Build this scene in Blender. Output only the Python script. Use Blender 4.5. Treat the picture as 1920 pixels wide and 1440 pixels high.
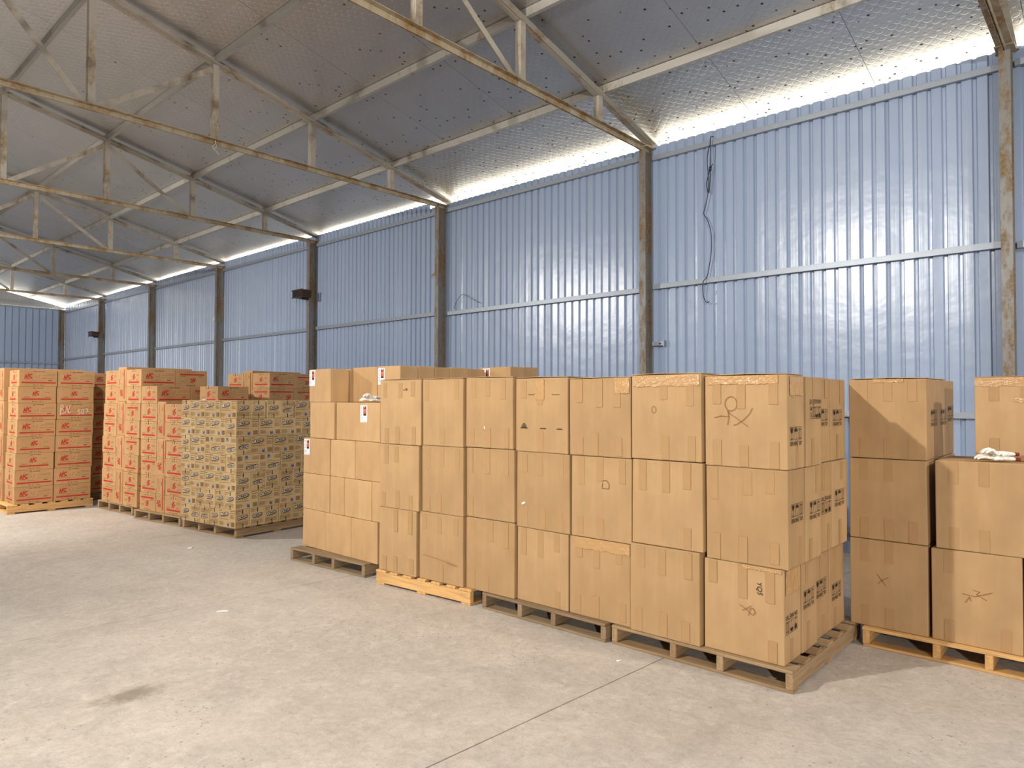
import bpy, bmesh, math, random
from mathutils import Matrix, Vector
R = random.Random(7)
S = bpy.context.scene
C = S.collection
for o in list(bpy.data.objects):
    bpy.data.objects.remove(o)

# ------------------------------------------------------------------ camera, world, lights, exposure
yaw, pitch, roll = math.radians(48.0367), math.radians(1.2937), math.radians(0.1248)
fw = Vector((math.sin(yaw) * math.cos(pitch), math.cos(yaw) * math.cos(pitch), math.sin(pitch)))
rt = Vector((math.cos(yaw), -math.sin(yaw), 0)); up = rt.cross(fw)
r2 = rt * math.cos(roll) + up * math.sin(roll); u2 = up * math.cos(roll) - rt * math.sin(roll)
cd = bpy.data.cameras.new('camera'); cam = bpy.data.objects.new('camera', cd); C.objects.link(cam)
cd.sensor_width = 36; cd.lens = 36 * 1293.8 / 1920; cd.clip_end = 300; cd.clip_start = 0.05
cam.matrix_world = Matrix(((r2.x, u2.x, -fw.x, 0), (r2.y, u2.y, -fw.y, 0), (r2.z, u2.z, -fw.z, 1.6), (0, 0, 0, 1)))
S.camera = cam

W = bpy.data.worlds.new('sky'); S.world = W; W.use_nodes = True
W.node_tree.nodes['Background'].inputs[0].default_value = (1.0, 0.97, 0.90, 1)
W.node_tree.nodes['Background'].inputs[1].default_value = 7.0

LAMP = (1.0, 0.955, 0.885)
def spot(y, x, z, power, aim, size=0.08, ang=142, blend=0.5):
    l = bpy.data.lights.new('flood_or_fill_lamp', 'SPOT'); l.energy = power; l.color = LAMP
    l.shadow_soft_size = size; l.spot_size = math.radians(ang); l.spot_blend = blend
    o = bpy.data.objects.new('flood_or_fill_lamp', l); C.objects.link(o); o.location = (x, y, z)
    o.rotation_euler = Vector(aim).to_track_quat('-Z', 'Y').to_euler()
spot(4.4, -1.5, 4.65, 1700, (5.5, -2.9, -3.5), .08, 136, 1.0)
spot(-3.4, 4.9, 4.65, 520, (-0.25, 0.75, -0.95))
spot(-5.9, -5.5, 3.5, 3100, (.9, .8, -.12), .12, 150)  # unseen fill lamp, added to lift the ambient light and the trusses
spot(8.3, 0.4, 4.65, 620, (.3, 1, -.75), .08, 112, .9)  # made-up lamp, added to brighten the red printed stacks at left
spot(12.4, -1.5, 4.65, 2000, (0.75, 0.05, -0.85), .08, 140, .7)
spot(21.5, -1.5, 4.65, 1700, (0.65, 0.5, -0.8), .08, 140, .6)
S.view_settings.view_transform = 'Standard'; S.view_settings.look = 'None'
S.view_settings.gamma = 1.0; S.view_settings.use_curve_mapping = False
S.view_settings.exposure = 0.0

# ------------------------------------------------------------------ materials
def srgb(r, g, b):
    f = lambda c: ((c / 255 + 0.055) / 1.055) ** 2.4 if c > 10 else c / 255 / 12.92
    return (f(r), f(g), f(b), 1)
class NT:
    def __init__(s, name, rough=0.6, metal=0.0, spec=0.5):
        s.m = bpy.data.materials.new(name); s.m.use_nodes = True; s.t = s.m.node_tree; s.n = s.t.nodes
        s.b = s.n['Principled BSDF']; s.b.inputs['Roughness'].default_value = rough
        s.b.inputs['Metallic'].default_value = metal; s.b.inputs['Specular IOR Level'].default_value = spec
        s.tc = s.n.new('ShaderNodeTexCoord')
    def link(s, a, b): s.t.links.new(a, b)
    def mapped(s, scale=(1, 1, 1), rot=(0, 0, 0), src='Object'):
        m = s.n.new('ShaderNodeMapping'); m.inputs['Scale'].default_value = scale; m.inputs['Rotation'].default_value = rot
        s.link(s.tc.outputs[src], m.inputs['Vector']); return m.outputs[0]
    def noise(s, scale, detail=4, rough=0.55, vec=None, dist=0.0):
        n = s.n.new('ShaderNodeTexNoise'); n.inputs['Scale'].default_value = scale; n.inputs['Detail'].default_value = detail
        n.inputs['Roughness'].default_value = rough; n.inputs['Distortion'].default_value = dist
        s.link(vec if vec is not None else s.tc.outputs['Object'], n.inputs['Vector']); return n.outputs['Fac']
    def vor(s, scale, feature='F1', vec=None, rand=1.0, out='Distance'):
        n = s.n.new('ShaderNodeTexVoronoi'); n.feature = feature; n.inputs['Scale'].default_value = scale
        n.inputs['Randomness'].default_value = rand
        s.link(vec if vec is not None else s.tc.outputs['Object'], n.inputs['Vector']); return n.outputs[out]
    def ramp(s, fac, stops):
        r = s.n.new('ShaderNodeValToRGB'); e = r.color_ramp.elements
        while len(e) < len(stops): e.new(0.5)
        for i, (p, c) in enumerate(stops):
            e[i].position = p; e[i].color = c if len(c) == 4 else (*c, 1)
        s.link(fac, r.inputs[0]); return r.outputs[0]
    def mix(s, fac, a, b, mode='MIX'):
        m = s.n.new('ShaderNodeMix'); m.data_type = 'RGBA'; m.blend_type = mode
        for sock, v in ((m.inputs[0], fac), (m.inputs[6], a), (m.inputs[7], b)):
            if hasattr(v, 'node'): s.link(v, sock)
            else: sock.default_value = v
        return m.outputs[2]
    def math(s, op, a, b=0.0, c=0.0):
        m = s.n.new('ShaderNodeMath'); m.operation = op
        for i, v in enumerate((a, b, c)):
            if hasattr(v, 'node'): s.link(v, m.inputs[i])
            else: m.inputs[i].default_value = v
        return m.outputs[0]
    def rand(s):
        return s.n.new('ShaderNodeObjectInfo').outputs['Random']
    def color(s, c):
        if hasattr(c, 'node'): s.link(c, s.b.inputs['Base Color'])
        else: s.b.inputs['Base Color'].default_value = c
    def bump(s, h, strength=0.3, dist=0.01):
        b = s.n.new('ShaderNodeBump'); b.inputs['Strength'].default_value = strength; b.inputs['Distance'].default_value = dist
        s.link(h, b.inputs['Height']); s.link(b.outputs[0], s.b.inputs['Normal'])
    def rough(s, v): s.link(v, s.b.inputs['Roughness'])
BW = lambda v: (v, v, v, 1)

def plain(name, col, rough=0.6, metal=0.0, spec=0.4):
    n = NT(name, rough, metal, spec); n.color(col); return n.m

def kraft(name, c1, c2, spec=0.25):
    n = NT(name, 0.72, 0, spec)
    base = n.mix(n.rand(), c1, c2)
    v = n.mapped((3.0, 3.0, 0.5))
    streak = n.ramp(n.noise(4.0, 4, 0.6, v), [(0.3, BW(0.88)), (0.7, BW(1.06))])
    base = n.mix(0.8, base, streak, 'MULTIPLY')
    blot = n.ramp(n.noise(2.3, 3, 0.6), [(0.32, BW(0.84)), (0.60, BW(1.03))])
    base = n.mix(0.7, base, blot, 'MULTIPLY')
    scuff = n.ramp(n.noise(9, 6, 0.7), [(0.68, BW(0)), (0.78, BW(1))])
    base = n.mix(n.math('MULTIPLY', scuff, 0.22), base, srgb(226, 190, 140))
    n.color(base)
    n.bump(n.noise(60, 3, 0.6), 0.12, 0.002)
    return n.m
M_BIG = kraft('kraft_large', srgb(187, 153, 111), srgb(171, 138, 98))
M_SMALL = kraft('kraft_small', srgb(196, 160, 116), srgb(188, 151, 107))
M_RED = kraft('kraft_red_print', srgb(188, 148, 104), srgb(180, 140, 96))
M_OVAL = kraft('kraft_pale', srgb(196, 168, 124), srgb(184, 154, 110))

n = NT('packing_tape', 0.5, 0, 0.2)
n.color(n.mix(n.noise(6, 3), srgb(164, 130, 90), srgb(174, 140, 100)))
n.bump(n.noise(18, 4, 0.65, n.mapped((1, 1, 0.35))), 0.35, 0.004); M_TAPE = n.m
n = NT('clear_tape', 0.12, 0, 0.8)
n.color(n.mix(n.ramp(n.noise(24, 4, 0.7), [(0.60, BW(0)), (0.78, BW(1))]), srgb(186, 146, 98), srgb(226, 204, 170)))  # pale flecks paint glints on the wrinkles into the colour
n.bump(n.noise(30, 5, 0.7, n.mapped((1, 0.5, 1.4))), 0.9, 0.01); M_CLEAR = n.m
M_INK = plain('black_ink', srgb(38, 30, 26), 0.6)
M_INKS = plain('brown_ink', srgb(112, 84, 54), 0.7)
M_REDINK = plain('red_ink', srgb(176, 40, 24), 0.6)
M_NAVY = plain('navy_ink', srgb(44, 46, 66), 0.6)
M_BLUEINK = plain('blue_ink', srgb(66, 88, 132), 0.6)
M_CREAM = plain('pale_print', srgb(214, 196, 160), 0.6)
M_SCUFF = plain('scuffed_kraft', srgb(158, 120, 80), 0.8)
M_PEN = plain('brown_pen', srgb(140, 92, 52), 0.6)
M_SHADETAPE = plain('shaded_tape', srgb(54, 40, 30), 0.35)  # dark brown puts the shadow on clear tape strips into their colour
M_CHALK = plain('chalk', srgb(236, 230, 214), 0.9)
M_PAPER = plain('white_paper', srgb(236, 238, 240), 0.6)
M_PHOTO1 = plain('sticker_dark_red', srgb(120, 34, 24), 0.4)
M_PHOTO2 = plain('sticker_orange', srgb(226, 120, 62), 0.4)
M_GREYINK = plain('grey_ink', srgb(120, 124, 134), 0.6)

def wood(name, a, b, dark):
    n = NT(name, 0.75, 0, 0.3)
    # grain follows the long axis of every board (Object X)
    v = n.mapped((0.6, 9, 9))
    c = n.mix(n.rand(), a, b)
    g = n.ramp(n.noise(5, 6, 0.65, v, 0.6), [(0.32, BW(0.62)), (0.6, BW(1.08))])
    c = n.mix(0.85, c, g, 'MULTIPLY')
    k = n.ramp(n.noise(3.0, 3, 0.6), [(0.62, BW(0)), (0.75, BW(1))])
    c = n.mix(n.math('MULTIPLY', k, 0.45), c, dark)
    n.color(c); n.bump(n.noise(9, 6, 0.6, v), 0.35, 0.004)
    return n.m
M_WNEW = wood('fresh_pine', srgb(214, 170, 112), srgb(204, 160, 104), srgb(150, 104, 58))
M_WOLD = wood('weathered_pine', srgb(166, 140, 106), srgb(146, 118, 86), srgb(98, 78, 58))
M_WGREY = wood('grey_pine', srgb(148, 126, 98), srgb(130, 108, 82), srgb(90, 72, 52))

# painted corrugated sheet
n = NT('blue_grey_sheet', 0.29, 0.0, 0.7)
v = n.mapped((1, 1, 0.25))
c = n.mix(n.noise(0.8, 3, 0.5, v), srgb(144, 160, 186), srgb(155, 171, 197))
dirt = n.ramp(n.noise(5, 5, 0.7, n.mapped((1, 1, 0.3))), [(0.66, BW(0)), (0.85, BW(1))])
c = n.mix(n.math('MULTIPLY', dirt, 0.25), c, srgb(110, 124, 146))
n.color(c)
n.bump(n.math('ADD', n.math('MULTIPLY', n.noise(1.5, 3, 0.55, n.mapped((1, 1.6, 2.2))), 0.5), n.math('MULTIPLY', n.noise(1.0, 2, 0.6, n.mapped((1, 17, 0.25))), 0.16)), 0.32, 0.04)
n.b.inputs['Coat Weight'].default_value = 0.25; n.b.inputs['Coat Roughness'].default_value = 0.22
M_SHEET = n.m
# embossed foil
n = NT('embossed_foil', 0.36, 0.9, 0.5)
v = n.mapped((1, 1, 1), (0, 0, math.radians(45)))
cells = n.vor(12.5, 'F1', v, 0.0)
line = n.ramp(cells, [(0.43, BW(1)), (0.50, BW(0))])
inner = n.noise(70, 3, 0.6)
h = n.math('ADD', line, n.math('MULTIPLY', inner, 1.3))
n.bump(h, 0.45, 0.004)
spots = n.vor(9.0, 'F1', None, 1.0)
sel = n.noise(1.2, 3, 0.6)
sx = n.n.new('ShaderNodeSeparateXYZ'); n.link(n.tc.outputs['Object'], sx.inputs[0])
near = n.ramp(n.math('MULTIPLY', sx.outputs[0], 0.12), [(0.45, BW(0)), (0.85, BW(0.30))])
thr = n.math('ADD', sel, near)
gate = n.math('GREATER_THAN', thr, 0.63)
spot_m = n.math('MULTIPLY', n.math('LESS_THAN', spots, 0.125), gate)
c = n.mix(n.noise(0.7, 4, 0.6), srgb(200, 198, 196), srgb(216, 215, 214))
c = n.mix(spot_m, c, srgb(66, 42, 26)); n.color(c)
met = n.math('SUBTRACT', 0.9, n.math('MULTIPLY', spot_m, 0.85)); n.link(met, n.b.inputs['Metallic'])
n.rough(n.math('ADD', 0.32, n.math('MULTIPLY', n.noise(2.0, 3), 0.16)))
M_FOIL = n.m
M_BACKING = plain('seam_backing_sheet', srgb(120, 128, 138), 0.5)

def rusty(name, base, rust, cover, scale=5.0, metal=0.35):
    n = NT(name, 0.5, metal, 0.5)
    f = n.ramp(n.noise(scale, 7, 0.72, n.mapped((1, 1, 0.45))), [(cover, BW(0)), (cover + 0.12, BW(1))])
    g = n.ramp(n.noise(scale * 6, 5, 0.7), [(0.35, BW(0.35)), (0.62, BW(1))])
    k = n.math('MULTIPLY', f, g)
    b = n.mix(n.noise(30, 4, 0.7), base, tuple(min(1, x * 0.8) for x in base[:3]) + (1,))
    n.color(n.mix(k, b, n.mix(n.noise(14, 3), rust, srgb(92, 66, 34))))
    n.link(n.math('MULTIPLY', n.math('SUBTRACT', 1.0, k), metal), n.b.inputs['Metallic'])
    n.rough(n.math('ADD', 0.42, n.math('MULTIPLY', k, 0.4)))
    n.bump(n.noise(40, 5, 0.7), 0.2, 0.003)
    return n.m
M_COL = rusty('galvanised_column', srgb(134, 133, 129), srgb(136, 104, 50), 0.45)
M_TRUSS = rusty('truss_steel', srgb(184, 176, 162), srgb(172, 138, 84), 0.50, 3.0, 0.0)
M_CHORD = rusty('rusty_chord', srgb(178, 164, 138), srgb(164, 124, 68), 0.44, 3.0, 0.0)
M_PURLIN = rusty('purlin_steel', srgb(182, 178, 170), srgb(150, 136, 106), 0.55, 4.0, 0.05)
M_GIRT = rusty('girt_steel', srgb(160, 168, 178), srgb(140, 140, 140), 0.66, 5.0, 0.4)

# concrete
n = NT('concrete', 0.62, 0, 0.35)
c = n.mix(n.ramp(n.noise(0.45, 5, 0.6), [(0.35, BW(0)), (0.65, BW(1))]), srgb(186, 176, 165), srgb(199, 190, 180))
c = n.mix(n.ramp(n.noise(2.2, 8, 0.68, None, 0.8), [(0.36, BW(0)), (0.60, BW(1))]), n.mix(1.0, c, BW(0.86), 'MULTIPLY'), c)
c = n.mix(n.math('MULTIPLY', n.ramp(n.noise(9, 8, 0.75, None, 0.4), [(0.5, BW(0)), (0.66, BW(1))]), 0.4), c, srgb(214, 206, 196))
c = n.mix(0.9, c, n.ramp(n.noise(22, 8, 0.8), [(0.30, BW(0.76)), (0.5, BW(1.0)), (0.70, BW(1.12))]), 'MULTIPLY')
c = n.mix(0.8, c, n.ramp(n.noise(75, 4, 0.8), [(0.32, BW(0.88)), (0.68, BW(1.08))]), 'MULTIPLY')
pit = n.math('MULTIPLY', n.math('LESS_THAN', n.vor(26), 0.16), n.math('GREATER_THAN', n.noise(1.1, 4, 0.6), 0.56))
c = n.mix(n.math('MULTIPLY', pit, 0.55), c, srgb(116, 102, 86))
fleck = n.ramp(n.noise(34, 5, 0.7), [(0.66, BW(0)), (0.76, BW(1))])
c = n.mix(n.math('MULTIPLY', fleck, 0.35), c, srgb(140, 126, 108))
# damp dark patch with its own outline
geo = n.n.new('ShaderNodeNewGeometry')
mp = n.n.new('ShaderNodeMapping'); mp.inputs['Location'].default_value = (-1.43, -4.05, 0); n.link(geo.outputs['Position'], mp.inputs[0])
mr = n.n.new('ShaderNodeMapping'); mr.inputs['Rotation'].default_value = (0, 0, math.radians(38)); mr.inputs['Scale'].default_value = (4.2, 8.5, 1)
n.link(mp.outputs[0], mr.inputs[0])
ln = n.n.new('ShaderNodeVectorMath'); ln.operation = 'LENGTH'; n.link(mr.outputs[0], ln.inputs[0])
d = n.math('ADD', ln.outputs['Value'], n.math('MULTIPLY', n.math('SUBTRACT', n.noise(14, 6, 0.7), 0.5), 1.5))
stain = n.ramp(d, [(0.30, BW(0.66)), (0.95, BW(0))])
c = n.mix(stain, c, srgb(112, 102, 80))
n.color(c)
n.bump(n.math('ADD', n.noise(7, 9, 0.72, None, 0.5), n.math('MULTIPLY', pit, -0.25)), 0.8, 0.014)
M_CONC = n.m
M_JOINT = plain('joint_dirt', srgb(78, 68, 56), 0.9)
M_GROUND = plain('yard_ground', srgb(176, 172, 162), 0.9)
M_BROWN = plain('brown_housing', srgb(62, 40, 26), 0.5)
M_BROWNIN = plain('dark_glass', srgb(22, 16, 12), 0.25)
M_CABLE = plain('dark_blue_cable', srgb(28, 34, 62), 0.4)
M_GREYCABLE = plain('grey_cable', srgb(70, 84, 98), 0.5)
M_CONDUIT = plain('pale_conduit', srgb(196, 200, 202), 0.4)
M_GLOVE = NT('white_knit', 0.95, 0, 0.1); M_GLOVE.color(srgb(232, 228, 220)); M_GLOVE.bump(M_GLOVE.vor(160), 0.6, 0.003); M_GLOVE = M_GLOVE.m
M_CUFF = plain('red_cuff', srgb(120, 40, 34), 0.9)
M_TWINE = plain('pale_twine', srgb(206, 196, 178), 0.9)

# ------------------------------------------------------------------ mesh helpers
class MB:
    def __init__(s): s.v, s.f, s.m = [], [], []
    def add(s, vs, fs, m=0):
        k = len(s.v); s.v += [tuple(p) for p in vs]; s.f += [[i + k for i in f] for f in fs]; s.m += [m] * len(fs); return s
    def box(s, a, b, m=0):
        (x0, y0, z0), (x1, y1, z1) = a, b
        return s.add([(x0, y0, z0), (x1, y0, z0), (x1, y1, z0), (x0, y1, z0), (x0, y0, z1), (x1, y0, z1), (x1, y1, z1), (x0, y1, z1)],
                     [(0, 3, 2, 1), (4, 5, 6, 7), (0, 1, 5, 4), (1, 2, 6, 5), (2, 3, 7, 6), (3, 0, 4, 7)], m)
    def prism(s, prof, p, q, side, m=0):
        """profile (a, b) swept from p to q: a along side, b along the perpendicular"""
        p, q = Vector(p), Vector(q); d = (q - p).normalized(); sd = Vector(side); sd = (sd - d * sd.dot(d)).normalized(); u = d.cross(sd)
        k = len(prof); vs = [p + sd * a + u * b for a, b in prof] + [q + sd * a + u * b for a, b in prof]
        fs = [(i, (i + 1) % k, (i + 1) % k + k, i + k) for i in range(k)] + [tuple(range(k - 1, -1, -1)), tuple(range(k, 2 * k))]
        return s.add(vs, fs, m)
    def tube(s, pts, r, n=6, m=0):
        pts = [Vector(p) for p in pts]; rings = []
        for i, p in enumerate(pts):
            d = (pts[min(i + 1, len(pts) - 1)] - pts[max(i - 1, 0)]).normalized()
            a = d.cross(Vector((0.3, 0.5, 0.81))).normalized(); b = d.cross(a)
            rings.append([p + (a * math.cos(t) + b * math.sin(t)) * r for t in [2 * math.pi * j / n for j in range(n)]])
        vs = [v for rg in rings for v in rg]
        fs = [(i * n + j, i * n + (j + 1) % n, (i + 1) * n + (j + 1) % n, (i + 1) * n + j) for i in range(len(pts) - 1) for j in range(n)]
        fs += [tuple(range(n - 1, -1, -1)), tuple(range((len(pts) - 1) * n, len(pts) * n))]
        return s.add(vs, fs, m)
    def mesh(s, name, mats, smooth=False):
        me = bpy.data.meshes.new(name); me.from_pydata(s.v, [], s.f)
        for m in mats: me.materials.append(m)
        me.polygons.foreach_set('material_index', s.m)
        bm = bmesh.new(); bm.from_mesh(me); bmesh.ops.recalc_face_normals(bm, faces=bm.faces); bm.to_mesh(me); bm.free()
        if smooth: me.polygons.foreach_set('use_smooth', [True] * len(me.polygons))
        return me
def put(name, me, parent=None, loc=None, mat=None, **props):
    o = bpy.data.objects.new(name, me); C.objects.link(o)
    if parent: o.parent = parent
    if mat is not None: o.matrix_local = mat
    elif loc is not None: o.location = loc
    for k, v in props.items(): o[k] = v
    return o
def empty(name, loc=(0, 0, 0), rz=0.0, **props):
    o = put(name, None, None, loc, **props); o.rotation_euler[2] = rz; o.empty_display_size = 0.1; return o
def thing(name, me, loc, rz, label, cat, group=None):
    o = put(name, me, None, loc); o.rotation_euler[2] = rz; o['label'] = label; o['category'] = cat
    if group: o['group'] = group
    return o

# ------------------------------------------------------------------ setting
XW = 7.745                       # inner face of the cladding
KY = [0.82, 4.58, 8.46, 12.32, 16.40, 20.52, 24.64, 28.80]      # column lines on the right wall
TY = [-3.2] + KY[:7]             # truss lines
ZT, SL, XE = 4.875, 0.227, 7.85  # truss heel height, roof slope, heel X
XR = XE - 1.2335 - 1.3775 * 6    # ridge
zr = lambda x: ZT + 0.10 + SL * (XE - x) if x >= XR else ZT + 0.10 + SL * (XE - (2 * XR - x))
XO = 2 * XR - XW                 # opposite wall
Y0, Y1 = -6.5, 28.9

fl = empty('floor', kind='structure')
def slab(ya0, ya1, yb0, yb1, name='slab'):
    # corners at X = XO and X = 8.1 ; each slab is one poured bay
    x0, x1 = XO - 0.1, 8.1; g = 0.004
    m = MB(); m.add([(x0, ya0 + g, -0.12), (x1, ya1 + g, -0.12), (x1, yb1 - g, -0.12), (x0, yb0 - g, -0.12),
                     (x0, ya0 + g, 0), (x1, ya1 + g, 0), (x1, yb1 - g, 0), (x0, yb0 - g, 0)],
                    [(0, 3, 2, 1), (4, 5, 6, 7), (0, 1, 5, 4), (1, 2, 6, 5), (2, 3, 7, 6), (3, 0, 4, 7)])
    put(name, m.mesh('slab', [M_CONC]), fl)
jl = lambda xa, ya, xb, yb: (ya + (XO - 0.1 - xa) * (yb - ya) / (xb - xa), ya + (8.1 - xa) * (yb - ya) / (xb - xa))
J = [(-6.6, -6.6), (-0.9, -1.2), jl(2.026, 2.302, 3.787, 2.188), jl(1.139, 5.493, 2.717, 5.37), jl(1.75, 8.506, 2.466, 8.45), (11.9, 11.4)] + [(14.9 + 3.1 * i, 14.5 + 3.1 * i) for i in range(5)] + [(30, 30)]
for a, b in zip(J, J[1:]): slab(a[0], a[1], b[0], b[1])
m = MB(); m.box((XO - 0.2, -6.7, -0.2), (8.2, 30.1, -0.004)); put('joint_filler', m.mesh('joint', [M_JOINT]), fl)
m = MB(); m.box((8.25, -30, -0.4), (60, 60, -0.15)); put('ground_outside', m.mesh('ground', [M_GROUND]), None, kind='structure')

def sheet_mesh(width, h, pitch=0.125, depth=0.024, seed=0, tilt=0.0022):
    """cladding sheet in local (y along the wall, z up); ribs recede to +x"""
    rr = random.Random(seed); pr = []; k = int(round(width / pitch))
    for i in range(k):
        y = i * pitch; q = pitch / .125; pr += [(0, y), (0, y + 0.080 * q), (depth, y + 0.090 * q), (depth, y + 0.114 * q)]
    pr.append((0, k * pitch)); vs = []; fs = []
    # rolled sheet is never dead flat: every pan sits at its own slight tilt
    pr = [(x + (rr.uniform(-tilt, tilt) if 0 < i_ < len(pr) - 1 else 0), y) for i_, (x, y) in enumerate(pr)]
    for x, y in pr: vs += [(x, y, 0), (x, y, h)]
    vs2 = [(x + 0.0012, y, z) for x, y, z in vs]; N = len(vs)
    for i in range(len(pr) - 1):
        a = 2 * i; fs.append((a, a + 1, a + 3, a + 2)); fs.append((N + a, N + a + 2, N + a + 3, N + a + 1))
        fs.append((a + 1, N + a + 1, N + a + 3, a + 3))
    m = MB(); m.add(vs + vs2, fs); me = bpy.data.meshes.new('cladding_sheet'); me.from_pydata(m.v, [], m.f); me.materials.append(M_SHEET); return me
sh_near, sh_far = [sheet_mesh(1.0, 4.85, seed=q) for q in range(6)], [sheet_mesh(1.0, 4.942, seed=q + 9) for q in range(6)]
wr = empty('wall_right', (XW, 0, 0), kind='structure')
y = 28.85 - 36
i = 0
while y < 28.8:
    put('cladding_sheet', (sh_near if y < 7.9 else sh_far)[(i * 5 + i // 6) % 6], wr, (0.0008 * (i % 2), y, 0)); y += 1.0; i += 1
gm = {}
def girt(y0, y1, z, parent, s=0.05, hgt=0.06):
    m = MB(); m.box((-s, y0, -hgt / 2), (-0.001, y1, hgt / 2)); m.box((-s - 0.0015, y0, hgt / 2 - 0.006), (-s, y1, hgt / 2)); m.box((-s - 0.0015, y0, -hgt / 2), (-s, y1, -hgt / 2 + 0.006))
    put('girt', m.mesh('girt', [M_GIRT]), parent, (0, 0, z))
prev = -6.4
for k, ky in enumerate([-3.1] + KY):
    a, b = prev + 0.06, ky - 0.06
    zt = 4.685 if k < 3 else 4.72
    girt(a, b, zt, wr); girt(a, b, 3.03 + R.uniform(-.02, .02), wr); girt(a, b, 1.46, wr); girt(a, b, 0.25, wr)
    prev = ky
# far gable wall
wf = empty('wall_far', (XW, Y1 - 0.05, 0), math.radians(90), kind='structure')
sh_g = sheet_mesh(1.0, 4.82, 0.2, 0.035)
for i in range(20): put('cladding_sheet', sh_g, wf, (0, i * 1.0, 0))
girt(0.1, 19.4, 2.86, wf); girt(0.1, 19.4, 4.80, wf)
m = MB(); g = 0.10
pts = [(0, 4.84), (0, zr(XW) - g), (XW - XR, zr(XR) - g), (2 * (XW - XR), zr(XW) - g), (2 * (XW - XR), 4.84)]
m.add([(0.02, a, z) for a, z in pts] + [(0.03, a, z) for a, z in pts], [(0, 1, 2, 3, 4), (9, 8, 7, 6, 5), (0, 5, 6, 1), (1, 6, 7, 2), (2, 7, 8, 3), (3, 8, 9, 4)])
put('gable_infill', m.mesh('gable_infill', [M_FOIL]), wf)
for a in (3.4, 6.6, 9.4, 12.4): 
    m = MB(); m.box((-0.06, a - 0.03, 4.84), (0.0, a + 0.03, zr(XW - a) - 0.16)); put('gable_post', m.mesh('gable_post', [M_COL]), wf)
# walls out of view, closing the hall
wl = empty('wall_left', kind='structure'); m = MB()
m.box((XO - 0.04, Y0, 0), (XO, Y1, 4.95))
put('cladding', m.mesh('left_cladding', [M_SHEET]), wl)
wb = empty('wall_back', kind='structure'); m = MB()
m.box((XO, Y0 - 0.04, 0), (XW, Y0, 4.95))
m.add([(XO, Y0 - 0.02, 4.95), (XW, Y0 - 0.02, 4.95), (XR, Y0 - 0.02, zr(XR))], [(0, 1, 2)])
put('cladding', m.mesh('back_cladding', [M_SHEET]), wb)

# roof: foil-faced panels 1.305 m wide, unseen seam backing, purlins
ce = empty('ceiling', kind='structure')
def panel_mesh(xe, xr, w):
    m = MB(); g = 0.002
    a, b = Vector((xe, 0, zr(xe))), Vector((xr, 0, zr(xr)))
    # rolled lower lip keeps the panel from ending in a knife edge
    m.add([(a.x, g, a.z), (a.x, w - g, a.z), (b.x, w - g, b.z), (b.x, g, b.z), (a.x, g, a.z + .03), (a.x, w - g, a.z + .03), (b.x, w - g, b.z + .03), (b.x, g, b.z + .03)],
          [(0, 1, 2, 3), (7, 6, 5, 4), (0, 4, 5, 1), (1, 5, 6, 2), (2, 6, 7, 3), (3, 7, 4, 0)])
    return m.mesh('roof_panel', [M_FOIL])
PW = 1.305
pn, pf, pl = panel_mesh(8.00, XR + .002, PW), panel_mesh(7.80, XR + .002, PW), panel_mesh(2 * XR - 7.95, XR - .002, PW)
ys = 1.985 - PW * 7
for i in range(29):
    y = ys + PW * i
    if y > 29.2: break
    put('roof_panel', pn if y < 7.5 else pf, ce, (0, y, 0)); put('roof_panel', pl, ce, (0, y, 0))
m = MB()
for xa, xb, ya, yb in ((8.0, XR, ys, ys + PW * 8 - .01), (7.8, XR, ys + PW * 8 - .01, 29.9), (2 * XR - 7.95, XR, ys, 29.9)):
    m.add([(xa, ya, zr(xa) + .032), (xa, yb, zr(xa) + .032), (xb, yb, zr(xb) + .032), (xb, ya, zr(xb) + .032), (xa, ya, zr(xa) + .05), (xa, yb, zr(xa) + .05), (xb, yb, zr(xb) + .05), (xb, ya, zr(xb) + .05)],
          [(0, 1, 2, 3), (7, 6, 5, 4), (0, 4, 5, 1), (1, 5, 6, 2), (2, 6, 7, 3), (3, 7, 4, 0)])
put('seam_backing', m.mesh('seam_backing', [M_BACKING]), ce)  # unseen layer, added so no light leaks through the panel seams
NX = [XE - 1.2335 - 1.3775 * j for j in range(7)]
CP = [(0, 0), (.045, 0), (.045, .012), (.040, .012), (.040, .005), (.005, .005), (.005, .085), (.040, .085), (.040, .078), (.045, .078), (.045, .09), (0, .09)]
def purlin(x, flip):
    m = MB(); z = zr(x) - .092
    prof = CP if not flip else [(-a, b) for a, b in reversed(CP)]
    vs = [(x - .02 + a, -6.3, z + b) for a, b in prof] + [(x - .02 + a, 28.75, z + b) for a, b in prof]; k = len(prof)
    m.add(vs, [(i, (i + 1) % k, (i + 1) % k + k, i + k) for i in range(k)] + [tuple(range(k - 1, -1, -1)), tuple(range(k, 2 * k))])
    put('purlin', m.mesh('purlin', [M_PURLIN]), ce)
for j in range(7):
    purlin(NX[j], False)
    if j < 6: purlin(2 * XR - NX[j], True)

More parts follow.
